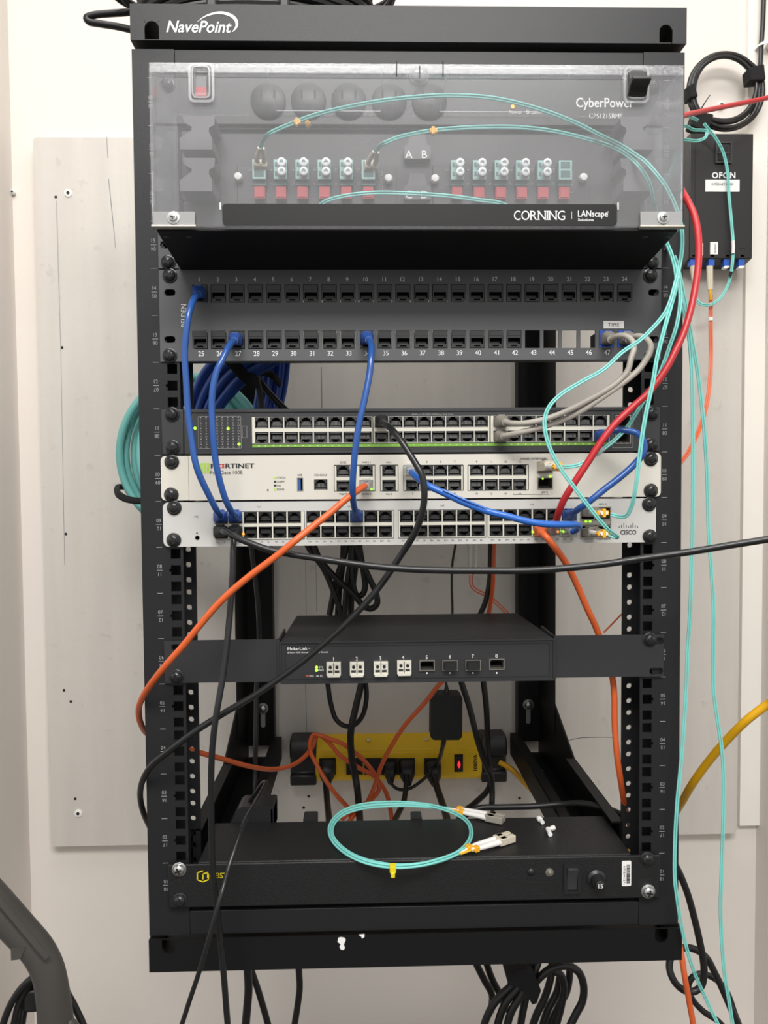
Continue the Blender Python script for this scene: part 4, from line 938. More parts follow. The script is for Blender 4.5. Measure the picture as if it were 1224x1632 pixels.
def plug(parent, px, py, y, m, toward=None, label=None, big=1.0, stub=.010):
    """a moulded network plug with its boot; toward is where the boot ends"""
    p = A(px, py, y); mb = MB()
    e = toward if toward is not None else Vector((p.x, y-.024, p.z))
    a = Vector((p.x, y-stub, p.z))
    rings = [sq_ring((p.x, y+.004, p.z), .0056, .0044, .3), sq_ring((p.x, y-.0005, p.z), .0060*big, .0052*big, .3), sq_ring((p.x, y-stub*.8, p.z), .0062*big, .0054*big, .35), sq_ring(a, .0056*big, .0050*big, .5)]
    d = e-a
    for t, r in ((.35, .0046), (.7, .0040), (1, .0036)):
        c = a+d*t; rings.append(sq_ring(c, r*big, r*big, .9))
    mb.loft(rings, 0)
    mb.box(p.x-.0032, p.x+.0032, y-stub*.75, y+.002, p.z+.0050*big, p.z+.0066*big)
    return obj('plug', mb, m, parent, label=label)
def patch(name, label, pts, r, m, start=None, end=None, group=None, boot='boot'):
    """a patch cable with plugs on the given ends; the end points sit on the device face"""
    o = cab(name, label, pts, r, m, group)
    if start: q = A(*pts[1]); plug(o, pts[0][0], pts[0][1], start, boot, q)
    if end: q = A(*pts[-2]); plug(o, pts[-1][0], pts[-1][1], end, boot, q)
    return o

# --- blue patch cables
patch('patch_cable', 'blue patch cable from jack 1, leftmost of the long blue cables', [(318, 468, -.012), (315, 469.5, -.026), (308, 478, -.040), (301, 500, -.048), (297, 528, -.050), (294.5, 565, -.050), (297, 610, -.05), (299.5, 655, -.05), (305.5, 700, -.05), (311, 735, -.05), (318, 757, -.048), (331, 785, -.042), (344, 811, -.032), (351, 822, -.020), (352.4, 823, -.010)], .0030, 'blue', -.0035, -.004)
patch('patch_cable', 'blue patch cable from jack 27, second long blue cable from the left', [(376.5, 543, -.012), (373, 543, -.026), (365, 551, -.040), (353, 576, -.048), (346, 590, -.05), (339, 620, -.052), (337.5, 650, -.052), (339.5, 690, -.052), (343, 730, -.050), (350.5, 767, -.047), (361, 800, -.040), (371, 818, -.028), (374.5, 822, -.020), (376, 823, -.010)], .0030, 'blue', -.0035, -.004)
patch('patch_cable', 'blue patch cable from jack 34 hanging straight down the middle', [(585, 541, -.012), (588, 542, -.026), (592, 552, -.040), (591.5, 570, -.048), (588.5, 599, -.052), (580.7, 638, -.056), (573, 672, -.058), (567.5, 706, -.058), (563.5, 745, -.056), (562, 775, -.052), (563, 799, -.042), (566.5, 816, -.026), (568.6, 822.5, -.010)], .0030, 'blue', -.0035, -.004)
o = cab('patch_cable', 'bright blue cable from the cream firewall sagging right to the pale switch', [(652, 750, -.014), (656, 753, -.030), (664, 761, -.044), (679, 772, -.054), (708, 786, -.060), (742, 802, -.062), (776, 814.5, -.064), (808, 822.5, -.066), (839, 830.5, -.067), (865, 834.8, -.067), (892, 836, -.065), (910, 836, -.060), (921, 837, -.052), (922, 842, -.042), (913, 847, -.030), (906, 847, -.014)], .0031, 'bluelight')
plug(o, 652, 750, -.006, 'clearplug', A(656, 753, -.030), 'clear plug'); plug(o, 905.5, 847, -.004, 'clearplug', A(913, 847, -.030), 'clear plug')
mb = MB(); pts_ = route([(706, 781, -.063), (742, 797, -.0655), (776, 811.5, -.066)]); mb.tube(pts_, .0011, 8); obj('loose_strand', mb, 'bluelight', o)
patch('patch_cable', 'blue cable curling right from the dark switch down to the pale switch', [(956.6, 696, -.014), (958, 693, -.030), (975, 687, -.042), (1000, 686.5, -.046), (1017, 692, -.048), (1026, 706, -.048), (1025, 722, -.048), (1012, 739, -.046), (989, 760, -.046), (963, 780, -.046), (937, 801, -.044), (922, 811, -.036), (913, 818, -.026), (906, 821, -.012)], .0031, 'blue', -.004, -.004)
# --- grey patch cables
patch('patch_cable', 'grey patch cable in jack 47, upper of two grey cables', [(966.4, 541, -.012), (974, 541, -.024), (984, 535.5, -.034), (997, 535.5, -.042), (1008, 544, -.047), (1010, 557, -.05), (1006, 570, -.052), (1000, 591, -.054), (986, 607, -.054), (973, 617, -.054), (937, 638, -.054), (898, 657.5, -.052), (869, 668, -.048), (840, 674, -.042), (820, 675, -.034), (806, 672.8, -.022), (797.5, 672.5, -.010)], .0027, 'greyc', -.0035, -.0042, boot='greyboot')
patch('patch_cable', 'grey patch cable in jack 48, lower of two grey cables', [(995.9, 541, -.012), (1002, 541, -.024), (1013, 536, -.034), (1027, 538, -.042), (1037, 550, -.048), (1035, 563, -.05), (1027, 577, -.051), (1017, 590, -.052), (997, 607, -.052), (963, 631, -.052), (926, 655, -.050), (898, 669, -.046), (866, 680, -.042), (832, 688.5, -.036), (814, 692.5, -.028), (803, 695, -.020), (797.5, 696, -.010)], .0028, 'greyc', -.0035, -.0042, boot='greyboot')
# --- orange and red
o = cab('patch_cable', 'orange cable from the firewall swooping down left around the rack post', [(583.5, 773.5, -.014), (581, 775, -.030), (574, 779, -.040), (554, 793.5, -.047), (528, 816, -.052), (501, 837, -.058), (470, 862, -.066), (442, 885, -.066), (398, 918, -.062), (353, 957, -.058), (314, 1002, -.052), (292, 1029, -.048), (262, 1063, -.040), (240, 1091, -.026), (226, 1114, -.008), (221, 1132, .010), (224, 1152, .03), (236, 1170, .060), (262, 1182, .085), (300, 1194, .10), (320, 1200, .11), (353, 1209, .14), (391, 1220, .18), (429, 1226, .24), (459, 1222, .29), (482, 1209, .33), (497, 1192, .345), (506.5, 1172, .35), (522, 1181, .345), (541, 1203, .34), (569, 1222, .335), (597, 1238, .33), (615, 1263, .32), (622, 1290, .30), (625, 1312, .28)], .0031, 'orange')
plug(o, 583.5, 773.5, -.006, 'clearplug', A(581, 775, -.030), 'clear plug')
cab('patch_cable', 'orange cable looped in front of the yellow power strip', [(560, 1306, .25), (556, 1290, .27), (537, 1268, .30), (520, 1245, .32), (505, 1219, .33), (495, 1198, .335), (494, 1183, .335), (500, 1171, .335), (510, 1172, .33), (527, 1178, .33), (547, 1186, .325), (565, 1199, .325), (580, 1212, .32), (597, 1234, .32), (604, 1256, .315), (597, 1269, .30), (583, 1280, .28), (564, 1289, .26), (545, 1305, .24)], .0031, 'orange')
cab('patch_cable', 'orange cable slanting down from behind the small switch to the yellow strip', [(788, 860, .24), (787, 890, .24), (786, 925, .24), (783, 955, .245), (777, 985, .25), (752, 1040, .255), (722, 1072, .26), (703, 1088, .26), (677, 1120, .27), (646, 1155, .28), (624, 1189, .29), (607, 1222, .305), (598, 1250, .31), (586, 1277, .29), (566, 1297, .26), (555, 1312, .24)], .0031, 'orange')
o = cab('patch_cable', 'orange cable from the pale switch running down behind the right post', [(859.7, 847, -.012), (863, 849, -.026), (871, 856, -.034), (879, 866, -.034), (890, 880, -.030), (903, 899, -.022), (918, 929, -.012), (936, 970, -.003), (951, 1003, .006), (965, 1044, .012), (975, 1075, .014), (979, 1110, .016), (979.5, 1150, .018), (983, 1200, .020), (989, 1243, .03), (997, 1290, .06), (1012, 1340, .10), (1036, 1390, .13), (1058, 1440, .12), (1074, 1480, .10), (1083, 1506, .09), (1091, 1555, .08), (1099, 1600, .08), (1106, 1645, .08)], .0032, 'orange')
plug(o, 859.7, 846.5, -.004, 'orange', A(863, 849, -.026))
o = cab('patch_cable', 'red cable entering from the right and dropping in front of the right post', [(1240, 150, .34), (1224, 155.5, .33), (1190, 163, .31), (1150, 171, .28), (1116, 178, .24), (1094, 183, .20), (1076, 192, .15), (1068, 215, .11), (1072, 260, .06), (1084, 298, .02), (1097, 322, -.008), (1107, 345, -.022), (1113, 378, -.035), (1113, 420, -.044), (1108, 458, -.050), (1100, 497, -.054), (1089, 532, -.057), (1075, 562, -.059), (1062, 587, -.06), (1036, 623, -.06), (1007, 650, -.06), (979, 677, -.06), (958, 704, -.06), (938, 735, -.059), (917, 767, -.057), (900, 794, -.052), (891, 815, -.044), (886, 832, -.030), (883, 844, -.014)], .0032, 'red')
plug(o, 882.5, 846, -.004, 'clearplug', A(886, 832, -.030), 'clear plug')
# --- yellow
cab('patch_cable', 'thick yellow cable entering right and passing behind the rack post', [(1245, 1108, -.02), (1224, 1122, -.01), (1190, 1148, .0), (1157, 1181, .02), (1128, 1215, .04), (1103, 1250, .06), (1085, 1281, .09), (1050, 1330, .16), (1000, 1352, .22), (940, 1345, .28), (890, 1322, .33), (872, 1298, .36), (858, 1271, .38), (834, 1245, .39), (815, 1226, .40), (795, 1214, .405)], .0042, 'yellow')
# --- black network cables
patch('patch_cable', 'black cable from the dark switch curving across the front to lower left', [(608.1, 672.6, -.012), (611, 674, -.028), (622, 682, -.044), (638, 701, -.056), (652, 722, -.061), (662, 738, -.064), (672, 756, -.067), (676, 778, -.068), (675.5, 802, -.067), (669, 830, -.064), (658, 855, -.060), (638, 886, -.053), (614, 922, -.052), (590, 953, -.052), (545, 1000, -.052), (489, 1049, -.050), (440, 1085, -.048), (406, 1108, -.047), (353, 1139, -.044), (312, 1165, -.042), (268, 1198, -.036), (240, 1222, -.022), (227, 1245, -.006), (223.5, 1268, .012), (228, 1293, .03), (240, 1320, .055), (258, 1350, .08)], .0030, 'cable', -.004, None, boot='blackmatte')
patch('patch_cable', 'long black cable sagging across the rack and out to the right', [(352.4, 846.5, -.012), (356, 846, -.028), (366, 850, -.040), (380, 858, -.046), (402, 867, -.050), (428, 876, -.053), (462, 883, -.056), (501, 889, -.060), (545, 896, -.064), (600, 903, -.068), (650, 907, -.070), (703, 909, -.072), (778, 909.5, -.074), (830, 909.5, -.076), (869, 908, -.078), (956, 900, -.082), (1025, 890, -.086), (1094, 880.5, -.09), (1164, 869, -.10), (1224, 859.5, -.11), (1250, 855, -.115)], .0031, 'cable', -.004, None, boot='blackmatte')
patch('patch_cable', 'black cable hanging from the pale switch straight down past the bottom bar', [(376, 846.5, -.010), (375, 848, -.018), (373, 858, -.026), (371.5, 880, -.031), (371, 910, -.034), (367, 968, -.038), (361.5, 1027, -.044), (354, 1085, -.050), (348, 1120, -.054), (343, 1150, -.056), (338, 1198, -.057), (336.3, 1256, -.056), (337, 1315, -.055), (339.5, 1390, -.053), (347, 1460, -.050), (355, 1535, -.048), (361, 1610, -.046), (364, 1650, -.045)], .0030, 'cable', -.004, None, boot='blackmatte')
cab('wire', 'thin black cord bent double at the left arm and hanging past the bottom bar', [(385, 1292, .10), (394, 1282, .10), (406, 1266, .09), (419, 1248, .075), (424, 1247, .06), (419, 1258, .045), (405, 1284, .02), (391, 1308, -.005), (376, 1348, -.030), (364, 1384, -.044), (353, 1425, -.060), (337, 1482, -.066), (317, 1550, -.066), (303, 1592, -.066), (290, 1632, -.066), (284, 1650, -.066)], .0023, 'cable')
cab('wire', 'black cord hanging down inside the left rear post', [(398, 850, .22), (401, 876, .22), (406, 916, .22), (411.5, 971, .22), (413, 1020, .22), (411, 1060, .22), (409, 1092, .22), (408, 1168, .215), (406, 1245, .21), (405, 1290, .17), (402, 1315, .14)], .0030, 'cord')

# --- aqua fibre
def lc_plug(parent, pts, vert=False, bm='lcwhite', cm='greyconn', cl=True):
    """duplex connector along the given points: grey housing, white boots, orange clip"""
    P = [A(*p) if not isinstance(p, Vector) else p for p in pts]; t = (P[1]-P[0]).normalized()
    up = Vector((0, 0, 1)) if not vert else Vector((1, 0, 0)); s = t.cross(up).normalized() if not vert else t.cross(Vector((0, 0, 1))).normalized(); up = s.cross(t)
    L = (P[1]-P[0]).length
    def bx(mb, a, b, w, h, o=Vector((0, 0, 0)), mi=0):
        v = []
        for q in (a, b):
            c = P[0]+t*q+o; v += [c-s*w-up*h, c+s*w-up*h, c+s*w+up*h, c-s*w+up*h]
        mb.add(v, [(3, 2, 1, 0), (4, 5, 6, 7), (0, 1, 5, 4), (1, 2, 6, 5), (2, 3, 7, 6), (3, 0, 4, 7)], mi)
    mb = MB()
    for d in (-1, 1): bx(mb, -.004, L*.45, .0028, .0040, s*.0033*d)
    bx(mb, L*.20, L*.48, .0062, .0030); bx(mb, L*.1, L*.42, .0045, .0012, up*.0044)
    c = obj('connector', mb, cm, parent, bevel=.0005, label='grey duplex connector')
    for d in (-1, 1):
        mb = MB(); a = P[0]+s*.0033*d; mb.tube([a+t*L*.45, a+t*L*.7, a+t*L*.9-s*.0010*d, a+t*L*1.05-s*.0016*d], lambda u: .0026-.0008*u, 10, 0, 4); obj('boot', mb, bm, parent, label='slim strain relief boot')
    if not cl: return
    mb = MB(); bx(mb, L*.86, L*1.0, .0052, .0022); bx(mb, L*.89, L*.97, .0060, .0010); bx(mb, L*.90, L*1.06, .0016, .0040); obj('clip', mb, 'lcgold', parent, bevel=.0005, label='orange clip')
    return P[0]+t*L*1.03
def clip(parent, px, py, Y, m='lcgold', w=.006, h=.004):
    p = A(px, py, Y); mb = MB(); mb.box(p.x-w/2, p.x+w/2, Y-.002, Y+.002, p.z-h/2, p.z+h/2); mb.box(p.x-w*.3, p.x+w*.15, Y-.0026, Y+.0024, p.z-h*.85, p.z+h*.85); return obj('clip', mb, m, parent, bevel=.0006, label='orange clip')
o = duplex('fiber_cable', 'aqua fiber arching highest behind the clear cover, looping to the lower pale-switch port', [(416, 236, -.024), (417, 229, -.028), (420.5, 222, -.034), (429, 213, -.05), (441, 207, -.052), (471, 194.5, -.056), (501, 183.5, -.058), (557, 170, -.06), (613, 160, -.06), (660, 155, -.06), (715, 152, -.058), (790, 157, -.056), (866, 176, -.053), (922, 198, -.050), (963, 219, -.046), (990, 232, -.030), (1012, 246, -.032), (1031, 260, -.045), (1046, 277, -.050), (1061, 297, -.052), (1077, 330, -.060), (1086, 362, -.070), (1087.5, 388, -.068), (1085, 412, -.066), (1077, 449, -.068), (1062, 495, -.072), (1041, 522, -.074), (1020, 542, -.075), (991, 562, -.076), (963, 588, -.076), (926, 609, -.076), (895, 628, -.076), (876, 647, -.076), (868, 668, -.076), (870, 693, -.077), (878, 718, -.078), (892, 744, -.079), (916, 778, -.080), (942, 812, -.080), (958, 832, -.079), (970, 845, -.076), (979, 852, -.070), (984, 856, -.062), (980, 856, -.054), (970, 852, -.052)])
lc_plug(o, [A(414.5, 276, .0), A(416, 238, -.022)], True, bm='beige', cm='beige', cl=False); lc_plug(o, [A(937, 848, -.004), A(962, 850.5, -.046)])
clip(o, 474, 195, -.056); clip(o, 491, 198, -.05, w=.005, h=.003)
o = duplex('fiber_cable', 'aqua fiber arching second behind the clear cover, dropping to the upper pale-switch port', [(598.5, 243, -.024), (600.5, 238, -.028), (605, 233, -.034), (613, 228, -.05), (635, 219, -.052), (660, 213, -.054), (689, 208, -.055), (753, 203, -.055), (828, 203, -.053), (884, 209.5, -.050), (933, 221, -.046), (984, 238, -.030), (1005, 252, -.028), (1020, 267, -.036), (1034, 290, -.036), (1042, 322, -.024), (1050, 352, -.004), (1060, 380, -.004), (1072, 411, -.020), (1078, 449, -.045), (1070, 485, -.070), (1060, 520, -.080), (1047, 571, -.083), (1041, 607, -.084), (1031, 652, -.084), (1024, 691, -.084), (1018, 738, -.083), (1012, 783, -.080), (1006, 808, -.074), (998, 822, -.068), (986, 823, -.060), (974, 820, -.054)])
lc_plug(o, [A(587, 276, .0), A(598, 244, -.022)], True, bm='beige', cm='beige', cl=False); lc_plug(o, [A(937, 816.5, -.004), A(962, 817.5, -.046)]); clip(o, 691, 209, -.055, w=.007)
duplex('fiber_cable', 'short aqua fiber arc low behind the clear cover', [(500, 345, -.035), (508, 330, -.042), (516, 322.5, -.046), (546, 313, -.05), (595, 307.5, -.052), (645, 308, -.052), (715, 312.5, -.052), (764, 319, -.05), (802, 325.5, -.046), (830, 345, -.036)])
o = duplex('fiber_cable', 'aqua fiber from the cream firewall rising right beneath the red cable', [(897, 744, -.060), (910, 743.5, -.056), (926, 739.5, -.054), (947, 726, -.052), (966, 712, -.049), (983, 698, -.047), (1000, 680, -.045), (1012, 662, -.046), (1031, 631, -.046), (1047, 604, -.047), (1059, 576, -.048), (1068, 550, -.049), (1078, 520, -.050), (1084, 482, -.046), (1082, 446, -.036), (1072, 412, -.018), (1061, 384, .002), (1053, 362, .012)])
lc_plug(o, [A(866, 744, -.006), A(892, 744, -.052)], cm='beige')
mb = MB(); a, b = A(950, 724, -.0515), A(962, 715, -.050); mb.tube([a, (a+b)/2, b], .0026, 10); obj('marker_sleeve', mb, 'frost', o, label='clear marker sleeve')
duplex('fiber_cable', 'aqua fiber hanging along the right post edge, left of two long strands', [(1056, 366, .012), (1059, 384, .004), (1068, 402, -.012), (1078, 437, -.026), (1087, 483, -.034), (1096, 522, -.034), (1102, 580, -.032), (1104, 650, -.030), (1104.5, 740, -.028), (1104, 830, -.026), (1102, 912, -.024), (1099.6, 981, -.022), (1096, 1040, -.02), (1093.5, 1103, -.018), (1089, 1172, -.018), (1084.5, 1225, -.018), (1079, 1283, -.018), (1075.5, 1352, -.018), (1075.5, 1400, -.018), (1079, 1430, -.018), (1087, 1480, -.015), (1103, 1540, -.01), (1126, 1594, 0), (1145, 1634, .0), (1152, 1650, .0)])
duplex('fiber_cable', 'aqua fiber hanging clear of the rack, right of two long strands', [(1056, 370, .02), (1064, 388, .01), (1076, 412, .0), (1090, 470, -.008), (1101, 530, -.008), (1113, 600, -.006), (1122, 680, -.004), (1127, 760, 0), (1129.5, 850, .0), (1134, 912, .0), (1137.5, 970, .0), (1137, 1033, .0), (1137.5, 1098, .0), (1144, 1150, 0), (1150, 1190, .0), (1153.6, 1246, .0), (1152.5, 1312, .0), (1150, 1390, .0), (1148.5, 1455, .0), (1154, 1545, .0), (1162, 1596, .0), (1168, 1634, .0), (1171, 1650, 0)])
# --- thick aqua coil and the blue bundle behind the left post
coil = thing('fiber_coil', 'thick aqua cable coil hanging behind the left rack post', 'cable coil', A(300, 838, .27))
mb = MB()
for i in range(7):
    P = []; cx, cy, rx, ry = 303+i*.8, 722, 112-i*10.5, 122-i*6
    for k in range(20):
        t = 2*PI*k/20; P.append(A(cx+rx*math.cos(t)*(1 if math.cos(t) < 0 else 1.05)-(i % 2)*2, cy+ry*math.sin(t), .255+.013*(i % 3)+.006*math.sin(3*t+i)))
    mb.tube(P, .0050, 10, 0, 6, closed=True)
obj('coiled_cable', mb, 'aquathick', coil)
mb = MB(); mb.tube(route([(187, 776, .285), (186.5, 781, .262), (190, 789, .243), (204, 796, .236), (228, 798, .236), (262, 790, .245), (272, 778, .275), (262, 772, .305), (225, 780, .312), (196, 776, .305), (187, 776, .285)]), .0046, 8, 0, 6, flat=.7); obj('strap', mb, 'velcro', coil, label='black hook-and-loop strap')
for i in range(8):
    t = i/7; d = .014*(i % 2)
    P = [(a0+(a1-a0)*t, b0+(b1-b0)*t, y_+d*.8) for a0, b0, a1, b1, y_ in ((296, 720, 330, 720, .150), (302, 652, 350, 652, .140), (315, 613, 371, 625, .135), (334, 583, 392, 605, .130), (372, 560, 436, 578, .120), (400, 548, 480, 556, .105))]
    cab('network_cable', 'dark blue cable in the bundle fanning behind the empty rack slot', P, .0044, 'bundle', 'blue cables fanning through the empty slot')
for i in range(6):
    x = 412+i*8.3
    cab('network_cable', 'blue cable in the upright bundle beside the fanned blue cables', [(x-10, 700, .20), (x-5-i*.4, 655, .20), (x+1, 615, .20+.006*(i % 2)), (x+5, 575, .19+.006*(i % 2)), (x+8, 530, .16)], .0034, 'bundle', 'upright blue cables')
mb = MB(); P = route([(360, 566, .118), (376, 584, .112), (394, 603, .110), (408, 607, .122)]); mb.tube(P, .0088, 10, 0, 6, flat=.35); obj('hook_and_loop_strap', mb, 'velcro', None, label='black strap around the fanned blue cables', cat='strap')
mb = MB(); P = route([(408, 598, .185), (420, 594, .176), (434, 598, .174), (446, 612, .185)]); mb.tube(P, .0060, 10, 0, 6, flat=.35); obj('hook_and_loop_strap', mb, 'velcro', None, label='black strap around the upright blue bundle', cat='strap')
cab('wire', 'black cord slanting behind the blue bundle, right of two', [(400, 586, .165), (416, 610, .16), (434, 632, .16), (460, 658, .16), (480, 680, .16)], .0040, 'cord')
cab('wire', 'black cord hanging steeply beside the blue bundle, left of two', [(407, 594, .15), (412, 615, .15), (417, 650, .15), (419, 690, .15)], .0038, 'cord')
# --- power cords behind the small switch
K = [([(484, 850, .30), (491, 871, .30), (515, 905, .30), (532, 943, .30), (546, 985, .30)], 'black cord slanting left of the hanging cord tangle'),
     ([(494, 850, .285), (509, 890, .285), (538, 924, .285), (564, 948, .285), (580, 966, .285), (592, 970, .285), (601, 962, .285), (599, 945, .285), (588, 920, .285), (570, 880, .285), (560, 850, .285)], 'black cord ending in the lowest loop of the hanging tangle'),
     ([(556, 850, .31), (553, 871, .31), (536, 925, .31), (525, 980, .31)], 'black cord leaning left in the hanging tangle'),
     ([(563, 850, .30), (558, 900, .30), (552, 940, .30), (549, 985, .30)], 'straight black cord in the middle of the tangle'),
     ([(571, 850, .315), (567, 900, .315), (561, 945, .315), (559, 985, .315)], 'straight black cord right of the middle of the tangle'),
     ([(548, 850, .32), (546, 900, .32), (541, 940, .32), (538, 985, .32)], 'straight black cord left of the middle of the tangle'),
     ([(570, 850, .295), (575, 885, .295), (580, 915, .295), (582, 935, .295), (578, 947, .295), (570, 950, .295), (564, 938, .295), (562, 915, .295), (564, 870, .295)], 'black cord in the small inner loop of the tangle')]
for p, l in K: cab('power_cable', l, p, .0042, 'cord', 'hanging tangle of black cords', cat='power cord')
cab('power_cable', 'black cord looping in a U below the small switch', [(518, 1075, .31), (522, 1089, .31), (527, 1120, .31), (536, 1147, .31), (550, 1157, .31), (565, 1155, .31), (578, 1140, .31), (584, 1113, .31), (583, 1089, .31), (580, 1070, .31)], .0034, 'cord', cat='power cord')
cab('power_cable', 'thick black cord passing in front of the yellow strip to the bottom unit', [(578, 1070, .30), (576, 1089, .30), (567, 1127, .30), (559, 1168, .30), (561, 1210, .305), (569, 1254, .30), (573, 1300, .25), (574, 1320, .2)], .0048, 'cord', cat='power cord')
cab('power_cable', 'black cord right of the adapter slanting past the red rocker', [(731, 1070, .30), (735, 1086, .30), (748, 1127, .30), (761, 1179, .30), (773, 1216, .31), (783, 1238, .32), (784.5, 1260, .32), (784, 1284, .31), (784, 1300, .28)], .0042, 'cord', cat='power cord')
cab('power_cable', 'black cord over the right end cap of the yellow strip', [(768, 1070, .31), (770.5, 1087, .31), (775, 1127, .31), (777, 1173, .315), (778, 1210, .33), (782, 1240, .335), (778, 1258, .33), (758, 1279, .31), (738, 1295, .28), (730, 1310, .24)], .0042, 'cord', cat='power cord')
cab('power_cable', 'black cord lying level behind the bottom unit toward the right post', [(740, 1300, .14), (764, 1288, .14), (800, 1286.5, .14), (852, 1285, .14), (895, 1281.5, .135), (927, 1280.5, .12), (961, 1287, .10), (985, 1296, .08), (1006, 1308, .07), (1035, 1330, .08)], .0036, 'cord', cat='power cord')
cab('power_cable', 'black cord running beside the orange cable behind the pale switch', [(783, 850, .25), (782, 872, .25), (780.5, 924, .25), (774, 958, .25), (764, 982, .25)], .0036, 'cord', cat='power cord')
o = duplex('fiber_cable', 'thin orange fiber pair with two white connectors hanging under the pale switch', [(751, 915, .33), (751.5, 932, .33), (758, 940, .33), (770, 946, .33), (782, 953, .33), (805, 974, .33), (815, 985, .33)], 'orangefiber', .0010, .0018)
for a in (748.5, 757.5):
    mb = MB(); mb.tube(route([(a-.5, 862, .33), (a, 885, .33), (a, 902, .33), (a, 916, .33)]), lambda u: .0036-.0016*u, 10); obj('connector', mb, 'lcwhite', o, label='slim white connector')
cab('wire', 'thin orange wire stub slanting between orange cable and right post', [(962, 1008, .10), (976, 994, .10), (993, 977, .10), (1004, 968, .10)], .0010, 'orangefiber')
cab('wire', 'hair-thin dark wire curving out from the right rear arm', [(906, 1180, .30), (925, 1176, .30), (950, 1175, .30), (985, 1175, .30)], .0004, 'cord')
# --- yellow power strip
ys = thing('power_strip', 'yellow metal power strip with black ends mounted on the board', 'power strip', A(635, 1245, .42))
def tilt(x, z): return z+(x-A(635, 1210, .40).x)*0
yY = .402; p = A(503, 1247.5, yY); q = A(768, 1180, yY)
ztop, zbot, zm1 = q.z+.001, p.z, A(635, 1196, yY).z
mb = MB(); prof = [(yY+.010, zbot), (yY+.004, zbot+.001), (yY+.001, zbot+.006), (yY, zbot+.007), (yY, zm1-.004), (yY+.002, zm1-.003), (yY+.002, zm1), (yY+.006, zm1+.002), (yY+.030, ztop), (.44, ztop), (.44, zbot)]
mb.prism_x(prof, p.x, q.x); bd = obj('casing', mb, 'stripy', ys, bevel=.0006)
for l, r in ((462, 504), (767, 808)):
    mb = MB(); a, b = X(l, yY, 1210), X(r, yY, 1210)
    mb.prism_x([(.44, zbot-.004), (yY-.002, zbot-.004), (yY-.003, zbot+.012), (yY+.004, zbot+.014), (yY+.004, zm1-.012), (yY-.003, zm1-.010), (yY-.003, ztop-.004), (yY+.004, ztop+.004), (.44, ztop+.004)], a, b); obj('end_cap', mb, 'black', ys, bevel=.0025)
def outlet_mesh():
    mb = MB(); mb.plate(-.0125, .0125, -.0125, .0125, -.0022, 0, [(-.0105, .0105, -.0105, .0105, None)]); mb.box(-.0105, .0105, -.0008, 0, -.0105, .0105, 0)
    for x in (-.0045, .0045): mb.box(x-.0008, x+.0008, -.0011, -.0007, -.001, .006, 1)
    mb.cyl((0, -.0007, -.005), (0, -1, 0), .0022, .0004, 10, 1); return mb
ports(ys, [(A(c, 1221, yY).x, A(c, 1221, yY).z) for c in (522, 565, 594, 621, 648, 689)], yY, [0]*6, ('blackmatte', 'hole'), 'outlet', 'yout', outlet_mesh)
mb = MB(); p = A(731, 1216, yY); mb.box(p.x-.0066, p.x+.0066, yY-.001, yY, p.z-.0136, p.z+.0136); sw = obj('power_switch', mb, 'hole', ys, bevel=.0006)
mb = MB(); mb.prism_x([(yY-.001, p.z-.0116), (yY-.001, p.z+.0116), (yY-.006, p.z+.0116), (yY-.003, p.z), (yY-.0045, p.z-.0116)], p.x-.0048, p.x+.0048); obj('rocker', mb, 'blackmatte', sw)
mb = MB(); mb.prism([(p.x-.0022, p.z-.002), (p.x, p.z-.0065), (p.x+.0022, p.z-.002), (p.x+.0018, p.z+.001), (p.x, p.z+.005), (p.x-.0018, p.z+.001)], yY-.0052, yY-.0036); obj('lamp', mb, 'rled', sw, label='glowing red lamp')
mb = MB(); a = A(754.5, 1228, yY); b = A(760.5, 1202, yY); mb.text('1000VA', a.x, b.x, a.z, b.z, yY-.0004, bold=.03, rot=1); obj('lettering', mb, 'blackmatte', ys)
mb = MB()
for c in (587, 680): p = A(c, 1181, yY+.015); mb.lathe((p.x, yY+.018, ztop-.004), (0, -.5, 1), [(0, .003), (.0015, .0026), (.002, .0001)], 10)
obj('casing_screw', mb, 'steel', ys)
def power_plug(px, py, label, pts, r=.0042, w=.0115, h=.0125):
    p = A(px, py, yY); o = cab('power_cable', label, pts, r, 'cord', cat='power cord')
    mb = MB(); mb.loft([sq_ring((p.x, yY-.0005, p.z), w, h, .4), sq_ring((p.x, yY-.014, p.z-.001), w, h, .4), sq_ring((p.x, yY-.022, p.z-.006), w*.75, h*.8, .6), sq_ring((p.x+.0005, yY-.024, p.z-.014), w*.5, h*.55, .8)], 0); obj('plug', mb, 'cord', o); return o
power_plug(522, 1222, 'black cord from the leftmost outlet of the yellow strip', [(520, 1232, .375), (519.5, 1247, .37), (521, 1272, .34), (524, 1303, .26), (525, 1320, .2)], .0046)
power_plug(621, 1221, 'thin black cord looping under the yellow strip between two plugs', [(620, 1233, .378), (622, 1246, .374), (634, 1257.5, .372), (652, 1257, .372), (670, 1246, .374), (684, 1233, .378), (690, 1226, .382)], .0024, .009, .010)
power_plug(648, 1222, 'black cord from the third of four plugs on the yellow strip, curving left', [(648, 1235, .375), (647, 1253, .36), (644, 1275, .32), (635, 1296, .27), (625, 1315, .2)], .0040)
power_plug(690, 1223, 'black cord from the rightmost outlet of the yellow strip', [(692, 1236, .375), (695, 1250, .36), (704, 1278, .32), (711, 1300, .26), (714, 1318, .2)], .0050)
ad = thing('power_adapter', 'black power adapter brick hanging above the yellow strip', 'adapter', A(710, 1175, .33))
p = A(685, 1174, .33); q = A(735, 1104, .33)
